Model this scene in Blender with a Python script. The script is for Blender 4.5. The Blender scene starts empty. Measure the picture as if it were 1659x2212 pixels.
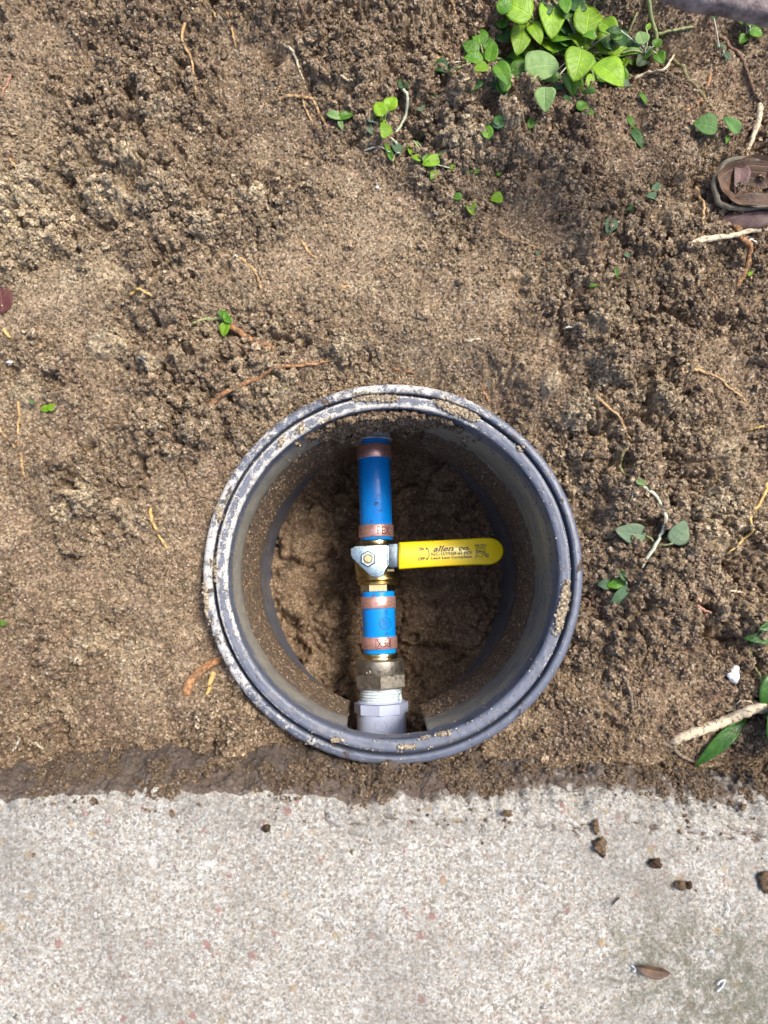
import bpy, math, random
import numpy as np
from mathutils import Vector, Quaternion, Matrix
random.seed(4); RNG = np.random.default_rng(7)
S = bpy.context.scene
COL = S.collection
R = math.radians

# ------------------------------------------------------------------ camera
H = 0.492                       # camera height above the rim of the valve box
FP = 26.0 / 36.0 * 2212         # focal length in pixels of a 1659 x 2212 picture
cam = bpy.data.cameras.new('camera'); cam_o = bpy.data.objects.new('camera', cam); COL.objects.link(cam_o)
cam.sensor_fit = 'VERTICAL'; cam.sensor_height = 36; cam.sensor_width = 27; cam.lens = 26
cam.clip_start = 0.01; cam.clip_end = 200
NAD = Vector((800 - 829.5, -(1274 - 1106), -FP)).normalized()      # straight down, seen by the camera
CQ = NAD.rotation_difference(Vector((0, 0, -1)))
cam_o.rotation_mode = 'QUATERNION'; cam_o.rotation_quaternion = CQ
cam_o.location = (0, 0, H)
cam.dof.use_dof = True; cam.dof.focus_distance = 0.545; cam.dof.aperture_fstop = 7.5
S.camera = cam_o

# ------------------------------------------------------------------ world, sun, exposure
SUN_EL, SUN_AZ = 60, 32        # azimuth from +X towards +Y
w = bpy.data.worlds.new('World'); S.world = w; w.use_nodes = True
nt = w.node_tree; bg = nt.nodes['Background']
sky = nt.nodes.new('ShaderNodeTexSky'); sky.sky_type = 'NISHITA'; sky.sun_disc = False
sky.sun_elevation = R(SUN_EL); sky.sun_rotation = R(90 - SUN_AZ)
nt.links.new(sky.outputs[0], bg.inputs[0]); bg.inputs[1].default_value = 0.15
sky.dust_density = 4.0; sky.air_density = 0.8; sky.ozone_density = 1.5
sl = bpy.data.lights.new('sun', 'SUN'); sl.energy = 2.3; sl.angle = R(19); sl.color = (1, 0.93, 0.82)
so = bpy.data.objects.new('sun', sl); COL.objects.link(so)
sd = Vector((math.cos(R(SUN_EL)) * math.cos(R(SUN_AZ)), math.cos(R(SUN_EL)) * math.sin(R(SUN_AZ)), math.sin(R(SUN_EL))))
so.rotation_euler = sd.to_track_quat('Z', 'Y').to_euler(); so.location = sd * 3
S.view_settings.view_transform = 'Standard'; S.view_settings.look = 'None'
S.view_settings.exposure = 0.85; S.view_settings.gamma = 1
S.view_settings.use_curve_mapping = False

# ------------------------------------------------------------------ placing
CM = CQ.to_matrix()
def ray(px, py):
    return CM @ Vector((px - 829.5, -(py - 1106), -FP))
def at(px, py, z):
    """the point of height z seen at pixel px, py of a 1659 x 2212 picture"""
    d = ray(px, py); t = (z - H) / d.z
    return Vector((d.x * t, d.y * t, z))
BC = at(851, 1230, 0)           # centre of the valve box

# ------------------------------------------------------------------ numeric noise
def hsh(ix, iy, seed):
    h = (ix.astype(np.int64) * 374761393 + iy.astype(np.int64) * 668265263 + seed * 974634777) & 0xFFFFFFFF
    h = ((h ^ (h >> 13)) * 1274126177) & 0xFFFFFFFF
    h = ((h ^ (h >> 16)) * 2246822519) & 0xFFFFFFFF
    h = h ^ (h >> 15)
    return (h & 0xFFFFFF) / float(0x1000000)
def vn(x, y, seed=0):
    ix = np.floor(x).astype(np.int64); iy = np.floor(y).astype(np.int64)
    fx = x - ix; fy = y - iy; fx = fx * fx * (3 - 2 * fx); fy = fy * fy * (3 - 2 * fy)
    a = hsh(ix, iy, seed); b = hsh(ix + 1, iy, seed); c = hsh(ix, iy + 1, seed); d = hsh(ix + 1, iy + 1, seed)
    return (a + (b - a) * fx) * (1 - fy) + (c + (d - c) * fx) * fy
def fbm(x, y, seed=0, o=4):
    s = 0; a = 0.5
    for i in range(o):
        s = s + a * vn(x * 2 ** i + 17.3 * i, y * 2 ** i - 9.1 * i, seed + i); a *= 0.5
    return s / (1 - 0.5 ** o)
def clods(x, y, cell, seed, warp=0.45, dens=1.0):
    """a heap of rounded lumps: height 0..1 and a random value of the lump on top"""
    u = x / cell; v = y / cell
    u, v = u + warp * (vn(u * 2.3, v * 2.3, seed + 50) - .5) * 2 + warp * .5 * (vn(u * 5.3, v * 5.3, seed + 52) - .5) * 2, \
           v + warp * (vn(u * 2.3, v * 2.3, seed + 51) - .5) * 2 + warp * .5 * (vn(u * 5.3, v * 5.3, seed + 53) - .5) * 2
    iu = np.floor(u).astype(np.int64); iv = np.floor(v).astype(np.int64)
    best = np.zeros_like(x); bid = np.zeros_like(x)
    for dx in (-1, 0, 1):
        for dy in (-1, 0, 1):
            cx = iu + dx; cy = iv + dy
            jx = cx + hsh(cx, cy, seed); jy = cy + hsh(cx, cy, seed + 1)
            rr = 0.45 + 0.5 * hsh(cx, cy, seed + 2); hh = 0.3 + 0.7 * hsh(cx, cy, seed + 3)
            on = hsh(cx, cy, seed + 4) < dens
            d2 = ((u - jx) ** 2 + (v - jy) ** 2) / (rr * rr)
            z = np.where(on, hh * np.sqrt(np.clip(1 - d2, 0, 1)), 0)
            m = z > best
            best = np.where(m, z, best); bid = np.where(m, hsh(cx, cy, seed + 5), bid)
    return best, bid
def sstep(a, b, x):
    t = np.clip((x - a) / (b - a), 0, 1); return t * t * (3 - 2 * t)

# ------------------------------------------------------------------ object helpers
def tag(o, label=None, cat=None, group=None, kind=None):
    if label: o['label'] = label
    if cat: o['category'] = cat
    if group: o['group'] = group
    if kind: o['kind'] = kind
    return o
def link(name, me, mat=None, parent=None, smooth=True):
    if mat is not None: me.materials.append(mat)
    if smooth: me.polygons.foreach_set('use_smooth', np.ones(len(me.polygons), bool))
    me.update()
    o = bpy.data.objects.new(name, me); COL.objects.link(o)
    if parent is not None: o.parent = parent
    return o
def root(name, loc, label, cat, group=None):
    o = bpy.data.objects.new(name, None); COL.objects.link(o); o.location = loc
    o.empty_display_size = .01
    return tag(o, label, cat, group)
def off(parent):
    p = Vector((0, 0, 0))
    while parent is not None:
        p += parent.location; parent = parent.parent
    return p
def mesh_obj(name, verts, faces, mat, parent=None, smooth=True, loc=None):
    """verts in world space; they are stored relative to the parent or to loc"""
    me = bpy.data.meshes.new(name)
    b = off(parent) if parent is not None else (Vector(loc) if loc is not None else Vector((0, 0, 0)))
    v = [(p[0] - b.x, p[1] - b.y, p[2] - b.z) for p in verts]
    me.from_pydata(v, [], faces)
    o = link(name, me, mat, parent, smooth)
    if parent is None and loc is not None: o.location = loc
    return o
def grid_mesh(name, X, Y, Z, keep=None, attrs=None, wrap=False):
    """a quad grid from 2-D arrays, optionally with faces left out"""
    n, m = X.shape
    me = bpy.data.meshes.new(name)
    co = np.stack([X, Y, Z], -1).reshape(-1, 3).astype(np.float32)
    idx = np.arange(n * m).reshape(n, m)
    if wrap:
        idx = np.concatenate([idx, idx[:, :1]], 1)
    a = idx[:-1, :-1]; b = idx[:-1, 1:]; c = idx[1:, 1:]; d = idx[1:, :-1]
    f = np.stack([a, b, c, d], -1).reshape(-1, 4)
    if keep is not None:
        kf = keep.reshape(-1)
        f = f[kf[f].any(1)]
        used = np.zeros(n * m, bool); used[f] = True
        remap = np.cumsum(used) - 1
        co = co[used]; f = remap[f]
    else: used = None
    me.vertices.add(len(co)); me.vertices.foreach_set('co', co.ravel())
    me.loops.add(len(f) * 4); me.loops.foreach_set('vertex_index', f.ravel().astype(np.int32))
    me.polygons.add(len(f)); me.polygons.foreach_set('loop_start', np.arange(0, len(f) * 4, 4, dtype=np.int32))
    if attrs:
        for k, arr in attrs.items():
            at_ = me.attributes.new(k, 'FLOAT', 'POINT')
            v = arr.reshape(-1).astype(np.float32)
            at_.data.foreach_set('value', v[used] if used is not None else v)
    me.update(calc_edges=True); me.validate()
    return me

# ------------------------------------------------------------------ materials
def mat(name):
    m = bpy.data.materials.new(name); m.use_nodes = True
    return m, m.node_tree, m.node_tree.nodes['Principled BSDF']
def nd(nt, t, **kw):
    n = nt.nodes.new(t)
    for k, v in kw.items():
        if k.startswith('i_'):
            n.inputs[k[2:].replace('_', ' ')].default_value = v
        else: setattr(n, k, v)
    return n
def L(nt, a, b): nt.links.new(a, b)
def pos(nt):
    return nd(nt, 'ShaderNodeNewGeometry').outputs['Position']
def noise(nt, vec, scale, detail=3, rough=.6, dist=0):
    n = nd(nt, 'ShaderNodeTexNoise'); n.inputs['Scale'].default_value = scale
    n.inputs['Detail'].default_value = detail; n.inputs['Roughness'].default_value = rough
    n.inputs['Distortion'].default_value = dist
    L(nt, vec, n.inputs['Vector']); return n.outputs['Fac']
def voro(nt, vec, scale, out='Color', feature='F1'):
    n = nd(nt, 'ShaderNodeTexVoronoi'); n.feature = feature; n.inputs['Scale'].default_value = scale
    L(nt, vec, n.inputs['Vector']); return n.outputs[out]
def ramp(nt, fac, stops, interp='LINEAR'):
    n = nd(nt, 'ShaderNodeValToRGB'); n.color_ramp.interpolation = interp
    e = n.color_ramp.elements
    while len(e) < len(stops): e.new(0.5)
    for i, (p, c) in enumerate(stops):
        e[i].position = p; e[i].color = (c, c, c, 1) if isinstance(c, (int, float)) else (*c, 1)
    L(nt, fac, n.inputs[0]); return n.outputs[0]
def mix(nt, fac, a, b, mode='MIX'):
    n = nd(nt, 'ShaderNodeMix'); n.data_type = 'RGBA'; n.blend_type = mode
    for s, v in ((n.inputs[0], fac), (n.inputs[6], a), (n.inputs[7], b)):
        if isinstance(v, (int, float)): s.default_value = v if s == n.inputs[0] else (v, v, v, 1)
        elif isinstance(v, tuple): s.default_value = (*v, 1)
        else: L(nt, v, s)
    return n.outputs[2]
def mth(nt, op, a, b=None, clamp=False):
    n = nd(nt, 'ShaderNodeMath'); n.operation = op; n.use_clamp = clamp
    for s, v in ((n.inputs[0], a), (n.inputs[1], b)):
        if v is None: continue
        if isinstance(v, (int, float)): s.default_value = v
        else: L(nt, v, s)
    return n.outputs[0]
def attr(nt, name, typ='GEOMETRY'):
    n = nd(nt, 'ShaderNodeAttribute'); n.attribute_name = name; n.attribute_type = typ
    return n.outputs['Fac']
def bump(nt, h, bsdf, dist, strength=1.0):
    n = nd(nt, 'ShaderNodeBump'); n.inputs['Distance'].default_value = dist; n.inputs['Strength'].default_value = strength
    L(nt, h, n.inputs['Height']); L(nt, n.outputs[0], bsdf.inputs['Normal']); return n

def soil_material(name, typ='GEOMETRY', inst=False, wetpit=False, tint=1.0, dryc=(.52, .415, .27)):
    m, t, b = mat(name); p = pos(t)
    dry = attr(t, 'dry', typ)
    lowf = noise(t, p, 14, 4, .6, .4)
    midf = noise(t, p, 90, 4, .65, .6)
    c = mix(t, ramp(t, lowf, [(.3, 0.), (.7, 1.)]), (.15, .102, .066), (.27, .19, .120))
    c = mix(t, mth(t, 'MULTIPLY', ramp(t, midf, [(.38, 0.), (.7, 1.)]), .75), c, (.37, .265, .160))
    c = mix(t, ramp(t, noise(t, p, 42, 3, .6), [(.5, 0.), (.72, .6)]), c, (.20, .125, .092))
    c = mix(t, dry, c, dryc)
    # grains of sand: every grain its own tint
    g = voro(t, p, 820)
    gs = nd(t, 'ShaderNodeSeparateColor'); L(t, g, gs.inputs[0])
    c = mix(t, 1.0, c, ramp(t, gs.outputs[0], [(0, .48), (.4, .88), (.8, 1.2), (1, 1.7)]), 'MULTIPLY')
    c = mix(t, ramp(t, gs.outputs[1], [(.92, 0.), (.97, .8)]), c, (.62, .54, .42))
    c = mix(t, ramp(t, gs.outputs[2], [(.05, .75), (.10, 0.)]), c, (.045, .03, .024))
    if inst:
        oi = nd(t, 'ShaderNodeObjectInfo')
        c = mix(t, 1.0, c, ramp(t, oi.outputs['Random'], [(0, .75), (.6, 1.05), (1, 1.4)]), 'MULTIPLY')
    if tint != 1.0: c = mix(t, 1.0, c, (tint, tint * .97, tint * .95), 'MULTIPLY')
    if wetpit:
        wet = attr(t, 'wet', typ)
        c = mix(t, wet, mix(t, 1.0, c, (.86, .82, .78), 'MULTIPLY'), mix(t, 1.0, c, (.6, .56, .52), 'MULTIPLY'))
        L(t, mth(t, 'SUBTRACT', .8, mth(t, 'MULTIPLY', wet, .72)), b.inputs['Roughness'])
    else:
        L(t, ramp(t, gs.outputs[1], [(.9, .85), (1, .35)]), b.inputs['Roughness'])
    L(t, c, b.inputs['Base Color'])
    b.inputs['Specular IOR Level'].default_value = .5 if wetpit else .3
    hh = mth(t, 'ADD', noise(t, p, 1300, 3, .7), mth(t, 'MULTIPLY', noise(t, p, 380, 3, .6), 1.2))
    bump(t, hh, b, .0016 if not wetpit else .0009, 1.0)
    return m
M_SOIL = soil_material('soil')
M_CRUMB = soil_material('soil_crumb', 'INSTANCER', True)
M_PIT = soil_material('pit_mud', wetpit=True)
M_SHADED = soil_material('shaded_crumb', 'INSTANCER', True, tint=.62)  # soil crumbs with the shade of the slab face painted into their colour

def simple(name, col, rough=.5, metal=0, spec=.5, nscale=None, namp=.25, bmp=None, col2=None, coat=0):
    m, t, b = mat(name)
    b.inputs['Roughness'].default_value = rough; b.inputs['Metallic'].default_value = metal
    b.inputs['Specular IOR Level'].default_value = spec; b.inputs['Coat Weight'].default_value = coat
    p = pos(t)
    if nscale:
        n = noise(t, p, nscale, 4, .6)
        c2 = col2 if col2 else tuple(x * (1 - namp) for x in col)
        c1 = tuple(min(1, x * (1 + namp)) for x in col) if not col2 else col
        L(t, mix(t, ramp(t, n, [(.35, 0.), (.65, 1.)]), c2, c1), b.inputs['Base Color'])
    else: b.inputs['Base Color'].default_value = (*col, 1)
    if bmp: bump(t, noise(t, p, bmp[0], 4, .65), b, bmp[1])
    return m

# plastic of the valve box, with dried soil dust
def plastic_material():
    m, t, b = mat('box_plastic'); p = pos(t)
    dust = attr(t, 'dust'); cake = attr(t, 'cake'); film = attr(t, 'film')
    base = mix(t, noise(t, p, 60, 4, .6), (.070, .082, .115), (.12, .138, .185))
    scr = noise(t, p, 260, 5, .7, 1.5)
    base = mix(t, ramp(t, scr, [(.55, 0.), (.8, .35)]), base, (.16, .17, .19))
    # smeared film of dried mud
    mp = nd(t, 'ShaderNodeMapping'); mp.inputs['Scale'].default_value = (.6, .6, 2.2); mp.inputs['Rotation'].default_value = (.35, .2, 0); L(t, p, mp.inputs[0])
    fs = mth(t, 'ADD', mth(t, 'MULTIPLY', noise(t, mp.outputs[0], 60, 6, .72, .8), 1.7), mth(t, 'SUBTRACT', film, .98))
    filmf = ramp(t, fs, [(.2, 0.), (.5, 1.)])
    base = mix(t, mth(t, 'MULTIPLY', filmf, .85), base, mix(t, noise(t, p, 200, 4, .6), (.12, .11, .085), (.36, .33, .25)))
    # fine white dust in specks and blotches
    n1 = noise(t, p, 150, 6, .75, .5); n2 = noise(t, p, 900, 3, .7)
    ds = mth(t, 'ADD', mth(t, 'ADD', mth(t, 'MULTIPLY', n1, 1.25), mth(t, 'MULTIPLY', n2, .6)), mth(t, 'SUBTRACT', dust, 1.30))
    dustf = ramp(t, ds, [(.05, 0.), (.20, 1.)])
    c = mix(t, mth(t, 'MULTIPLY', dustf, .88), base, mix(t, noise(t, p, 300, 3), (.36, .35, .34), (.74, .71, .64)))
    # caked soil
    ks = mth(t, 'ADD', mth(t, 'MULTIPLY', noise(t, p, 90, 7, .78, .6), 2.3), mth(t, 'SUBTRACT', cake, 1.58))
    kf = ramp(t, ks, [(.05, 0.), (.16, 1.)])
    soil = mix(t, noise(t, p, 500, 4, .7), (.045, .032, .02), (.25, .17, .105))
    c = mix(t, kf, c, soil)
    L(t, c, b.inputs['Base Color'])
    rough = mth(t, 'ADD', .42, mth(t, 'MULTIPLY', mth(t, 'MAXIMUM', dustf, kf), .45), True)
    L(t, rough, b.inputs['Roughness'])
    b.inputs['Specular IOR Level'].default_value = .55
    hh = mth(t, 'ADD', mth(t, 'ADD', mth(t, 'MULTIPLY', dustf, .4), mth(t, 'MULTIPLY', mth(t, 'MULTIPLY', kf, noise(t, p, 700, 4, .7)), 3.5)), mth(t, 'MULTIPLY', scr, .25))
    bump(t, hh, b, .0005)
    return m
M_BOX = plastic_material()

def concrete_material():
    m, t, b = mat('concrete'); p = pos(t)
    dirt = attr(t, 'dirt'); moss_dark = attr(t, 'moss_dark')
    c = mix(t, noise(t, p, 11, 4, .6), (.33, .32, .28), (.49, .48, .44))
    g = voro(t, p, 680); s = nd(t, 'ShaderNodeSeparateColor'); L(t, g, s.inputs[0])
    g2 = voro(t, p, 1050); s2 = nd(t, 'ShaderNodeSeparateColor'); L(t, g2, s2.inputs[0])
    c = mix(t, 1.0, c, ramp(t, s2.outputs[0], [(0, .5), (.3, .88), (.7, 1.06), (1, 1.3)]), 'MULTIPLY')
    c = mix(t, ramp(t, s.outputs[0], [(.68, 0.), (.76, .6)]), c, (.36, .285, .20))
    c = mix(t, ramp(t, s.outputs[1], [(.80, 0.), (.88, .75)]), c, (.17, .145, .12))
    c = mix(t, ramp(t, s.outputs[2], [(.8, 0.), (.9, .6)]), c, (.68, .68, .65))
    # larger pebbles: brick red, ochre, black
    for sc, th, col, tt in ((150, .975, (.27, .12, .10), 0), (170, .975, (.38, .29, .15), 1), (230, .978, (.05, .05, .055), 2), (120, .97, (.52, .52, .5), 1), (250, .978, (.30, .12, .10), 2)):
        mp = nd(t, 'ShaderNodeMapping'); mp.inputs['Location'].default_value = (tt * 1.37 + sc, sc * .13, 0)
        jit = nd(t, 'ShaderNodeVectorMath'); jit.operation = 'ADD'
        nz = nd(t, 'ShaderNodeTexNoise'); nz.inputs['Scale'].default_value = 500; L(t, p, nz.inputs['Vector'])
        sc_ = nd(t, 'ShaderNodeVectorMath'); sc_.operation = 'SCALE'; sc_.inputs['Scale'].default_value = .006; L(t, nz.outputs['Color'], sc_.inputs[0])
        L(t, p, jit.inputs[0]); L(t, sc_.outputs[0], jit.inputs[1]); L(t, jit.outputs[0], mp.inputs[0])
        v = nd(t, 'ShaderNodeTexVoronoi'); v.inputs['Scale'].default_value = sc; L(t, mp.outputs[0], v.inputs['Vector'])
        ss = nd(t, 'ShaderNodeSeparateColor'); L(t, v.outputs['Color'], ss.inputs[0])
        f = mth(t, 'MULTIPLY', ramp(t, ss.outputs[tt], [(th - .01, 0.), (th + .005, 1.)]), ramp(t, v.outputs['Distance'], [(.3, 1.), (.42, 0.)]))
        c = mix(t, mth(t, 'MULTIPLY', f, .85), c, col)
    # brown tint patches, grey green algae, more of its tone towards the bottom
    c = mix(t, ramp(t, noise(t, p, 26, 6, .7, .8), [(.48, 0.), (.72, .5)]), c, (.21, .185, .15))
    c = mix(t, ramp(t, noise(t, p, 9, 6, .75, 1.0), [(.46, 0.), (.66, .5)]), c, (.16, .155, .14))
    c = mix(t, ramp(t, noise(t, p, 330, 4, .75), [(.50, 0.), (.62, .62)]), c, (.16, .138, .11))
    ms = mth(t, 'ADD', mth(t, 'MULTIPLY', noise(t, p, 120, 8, .88, .5), 4.4), mth(t, 'SUBTRACT', mth(t, 'MULTIPLY', moss_dark, .85), 2.80))
    c = mix(t, ramp(t, ms, [(0., 0.), (.6, .72)]), c, (.085, .088, .052))
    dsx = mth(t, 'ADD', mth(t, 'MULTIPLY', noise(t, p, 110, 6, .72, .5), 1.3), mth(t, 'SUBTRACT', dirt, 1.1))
    c = mix(t, ramp(t, dsx, [(0.0, 0.), (.22, .95)]), c, mix(t, noise(t, p, 420, 4, .7), (.035, .022, .015), mix(t, s2.outputs[1], (.09, .062, .045), (.21, .155, .115))))  # dirt on the face, its browns also darkened for the shade there
    L(t, c, b.inputs['Base Color']); b.inputs['Roughness'].default_value = .85
    hh = mth(t, 'ADD', mth(t, 'MULTIPLY', s2.outputs[1], .35), noise(t, p, 650, 4, .7))
    bump(t, hh, b, .0009)
    return m
M_CONC = concrete_material()

def leaf_material(name, a, b_, rough=.42, speck=0, trans=.25):
    m, t, b = mat(name)
    uv = nd(t, 'ShaderNodeUVMap').outputs[0]
    sp = nd(t, 'ShaderNodeSeparateXYZ'); L(t, uv, sp.inputs[0])
    u, v = sp.outputs[0], sp.outputs[1]
    av = mth(t, 'ABSOLUTE', v)
    p = pos(t)
    mid = ramp(t, av, [(.03, 1.), (.09, 0.)])
    ph = mth(t, 'SUBTRACT', mth(t, 'MULTIPLY', u, 6.0), mth(t, 'MULTIPLY', av, 1.7))
    side = ramp(t, mth(t, 'ABSOLUTE', mth(t, 'SUBTRACT', mth(t, 'FRACT', ph), .5)), [(.03, 1.), (.12, 0.)])
    vein = mth(t, 'MAXIMUM', mid, mth(t, 'MULTIPLY', side, .45))
    oi = nd(t, 'ShaderNodeObjectInfo')
    c = mix(t, ramp(t, noise(t, p, 120, 4, .6), [(.35, 0.), (.65, 1.)]), a, b_)
    c = mix(t, 1.0, c, ramp(t, oi.outputs['Random'], [(0, .8), (1, 1.2)]), 'MULTIPLY')
    c = mix(t, mth(t, 'MULTIPLY', vein, .35), c, tuple(min(1, x * 1.7 + .03) for x in b_))
    c = mix(t, ramp(t, noise(t, p, 600, 3, .7), [(.66, 0.), (.72, .5)]), c, tuple(x * .45 for x in a))
    if speck:
        ns = mth(t, 'ADD', mth(t, 'MULTIPLY', noise(t, p, 260, 5, .75), 1.0), speck - .5)
        c = mix(t, ramp(t, ns, [(.5, 0.), (.58, .9)]), c, (.58, .58, .47))
    L(t, c, b.inputs['Base Color']); b.inputs['Roughness'].default_value = rough
    b.inputs['Specular IOR Level'].default_value = .4
    hh = mth(t, 'ADD', mth(t, 'MULTIPLY', vein, -.7), mth(t, 'MULTIPLY', noise(t, p, 450, 3), .6))
    bump(t, hh, b, .0005)
    tr = nd(t, 'ShaderNodeBsdfTranslucent'); L(t, c, tr.inputs[0])
    ms = nd(t, 'ShaderNodeMixShader'); ms.inputs[0].default_value = trans
    L(t, b.outputs[0], ms.inputs[1]); L(t, tr.outputs[0], ms.inputs[2])
    L(t, ms.outputs[0], t.nodes['Material Output'].inputs[0])
    return m
ML = {
 'bright': leaf_material('leaf_bright', (.15, .30, .008), (.24, .42, .018)),
 'mid': leaf_material('leaf_mid', (.06, .18, .008), (.11, .26, .014)),
 'dark': leaf_material('leaf_dark', (.018, .07, .014), (.04, .12, .02)),
 'pale': leaf_material('leaf_pale', (.15, .26, .08), (.22, .34, .12), .6),
 'blue': leaf_material('leaf_underside', (.07, .15, .075), (.12, .21, .115), .65),
 'grey': leaf_material('leaf_dusty', (.12, .19, .11), (.19, .25, .15), .7, .06),
 'speck': leaf_material('leaf_speckled', (.07, .17, .04), (.12, .25, .06), .6, .13),
 'glossy': leaf_material('leaf_glossy', (.022, .085, .014), (.05, .14, .02), .3),
 'red': leaf_material('leaf_dark_red', (.12, .035, .035), (.2, .07, .06), .6, .02),
 'dead': leaf_material('leaf_dead', (.055, .033, .022), (.14, .085, .052), .5, .03, .1),
 'deadgrey': leaf_material('leaf_dead_grey', (.080, .066, .048), (.165, .145, .105), .5, .05, .05),
 'purple': leaf_material('leaf_dead_purple', (.09, .05, .05), (.18, .11, .10), .6, 0, .1),
}
def root_material(name, a, b_, crust=.5):
    m, t, b = mat(name); p = pos(t)
    c = mix(t, ramp(t, noise(t, p, 240, 5, .7, .8), [(.35, 0.), (.65, 1.)]), a, b_)
    k = ramp(t, noise(t, p, 420, 5, .75, .4), [(crust, 0.), (crust + .07, 1.)])
    c = mix(t, mth(t, 'MULTIPLY', k, .85), c, (.27, .18, .105))
    L(t, c, b.inputs['Base Color']); b.inputs['Roughness'].default_value = .65
    bump(t, mth(t, 'ADD', noise(t, p, 700, 4, .7), k), b, .0007)
    return m
MR = {
 'tan': root_material('root_tan', (.42, .25, .10), (.60, .41, .20), .54),
 'orange': root_material('root_orange', (.33, .14, .055), (.54, .29, .125), .50),
 'pale': root_material('root_pale', (.50, .40, .26), (.68, .58, .42), .56),
 'white': root_material('root_white', (.62, .56, .45), (.78, .74, .64), .6),
 'yellow': root_material('root_yellow', (.50, .33, .10), (.68, .48, .19), .58),
 'brown': root_material('root_brown', (.16, .09, .055), (.32, .20, .13), .5),
 'grey': root_material('root_grey', (.20, .15, .115), (.34, .27, .20), .48),
 'pink': root_material('root_pink', (.36, .17, .11), (.52, .28, .2), .56),
 'green': root_material('stem_green', (.20, .24, .09), (.34, .38, .17), .6),
 'olive': root_material('stem_olive', (.17, .16, .06), (.30, .27, .13), .52),
 'whitegreen': root_material('stem_white_green', (.42, .47, .33), (.60, .62, .48), .68),
}

# ================================================================== SOIL SURFACE
st = 0.00074
x0, x1, y0, y1 = -.335, .335, -.185, .44
gx = np.arange(x0, x1, st); gy = np.arange(y0, y1, st)
X, Y = np.meshgrid(gx, gy)
def P2(px, py): p = at(px, py, -.008); return p.x, p.y
def gauss(px, py, rpx, X=X, Y=Y, ry=None):
    cx, cy = P2(px, py); s = rpx * .000306; sy = (ry or rpx) * .000306
    return np.exp(-((X - cx) / s) ** 2 - ((Y - cy) / sy) ** 2)
smooth_areas = [(720, 560, 170, .85), (1000, 720, 150, .85), (1130, 480, 110, .7), (430, 1290, 150, .8), (280, 1530, 150, .9), (450, 1030, 90, .5),
                (520, 640, 130, .6), (120, 640, 110, .7), (60, 1150, 120, .7), (1480, 1500, 130, .7), (1560, 620, 70, .6), (350, 60, 120, .4), (1380, 60, 70, .5), (1200, 860, 90, .6), (110, 120, 130, .3), (880, 930, 160, .35)]
sm = 0
for a, b_, r_, k_ in smooth_areas: sm = sm + k_ * gauss(a, b_, r_)
rough = np.clip(1 - 1.15 * sm, .06, 1) * (0.25 + 1.4 * sstep(.3, .7, fbm(X * 16, Y * 16, 31, 4)))
rough = np.clip(rough, .05, 1.3)
low = (fbm(X * 11, Y * 11, 3, 3) - .5) * .026 + (fbm(X * 28, Y * 28, 8, 3) - .5) * .009
Xw = X + .006 * (fbm(X * 45, Y * 45, 60, 3) - .5); Yw = Y + .006 * (fbm(X * 45, Y * 45, 61, 3) - .5)
c1, id1 = clods(Xw, Yw, .036, 100, .3, .62)
c2, id2 = clods(Xw, Yw, .017, 200, .4, .8)
c3, id3 = clods(X, Y, .0078, 300, .4, .85)
c4, id4 = clods(X, Y, .0038, 400, .4)
c5, id5 = clods(X, Y, .0019, 500, .3)
Zs = low + rough * (.0085 * c1 + .0064 * c2) + (.12 + .88 * rough) * (.0048 * c3) + (.22 + .78 * rough) * .0030 * c4 + (.4 + .6 * rough) * .0013 * c5
# open cracks and pits between lumps
pit = fbm(X * 60, Y * 60, 70, 4)
Zs -= .008 * sstep(.60, .68, pit) * sstep(.25, .7, rough)
mp_ = fbm(X * 190, Y * 190, 170, 3)
Zs -= .0034 * sstep(.58, .68, mp_) * np.clip(1.2 * rough - .15, 0, 1.2) + .0022 * sstep(.60, .68, fbm(X * 420, Y * 420, 180, 2)) * (.25 + .75 * rough)
ridge = 1 - np.abs(fbm(X * 36, Y * 36, 90, 4) * 2 - 1) * 2
Zs -= .0065 * sstep(.86, .98, ridge) * sstep(.48, .66, fbm(X * 12, Y * 12, 95, 2)) * np.clip(rough + .15, 0, 1)
Zs += (vn(X * 900, Y * 900, 77) - .5) * .0004
dry = np.zeros_like(X)
for (a, b_, r_, ry_, hh_, kk_) in [(240, 445, 52, 46, .009, .9), (555, 452, 28, 26, .006, .9), (450, 520, 28, 30, .006, .6), (740, 762, 30, 26, .007, .9),
        (245, 762, 46, 34, .008, .7), (345, 805, 17, 22, .005, .95), (300, 370, 30, 40, .006, .7), (350, 270, 40, 34, .006, .5), (195, 1070, 40, 50, .008, .75),
        (150, 1115, 26, 22, .005, .8), (270, 1120, 50, 40, .006, .45), (70, 850, 45, 40, .004, .5), (60, 490, 90, 120, .0, .45), (1290, 700, 50, 40, .003, .4),
        (1180, 840, 26, 30, .007, .5), (990, 330, 60, 42, .010, .55), (1090, 300, 38, 40, .011, .45), (980, 240, 42, 40, .013, .2), (1050, 235, 40, 40, .012, .15),
        (1120, 240, 34, 34, .010, .2), (440, 925, 46, 50, .009, .15), (1540, 1130, 70, 90, .003, .5), (1440, 480, 60, 50, .004, .35), (1560, 1000, 60, 60, .006, .3),
        (1240, 900, 30, 40, .004, .7), (720, 1010, 60, 30, .003, .3), (1400, 870, 60, 40, .006, .35), (1500, 330, 60, 60, .004, .35), (1290, 820, 40, 40, .006, .3), (600, 860, 34, 30, .006, .2), (880, 60, 110, 60, .003, .3)]:
    g = gauss(a, b_, r_, ry=ry_); gg = sstep(.18, .75, g + .5 * (fbm(X * 120, Y * 120, 44, 3) - .5))
    Zs += hh_ * gg; dry = np.maximum(dry, kk_ * gg)
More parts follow.
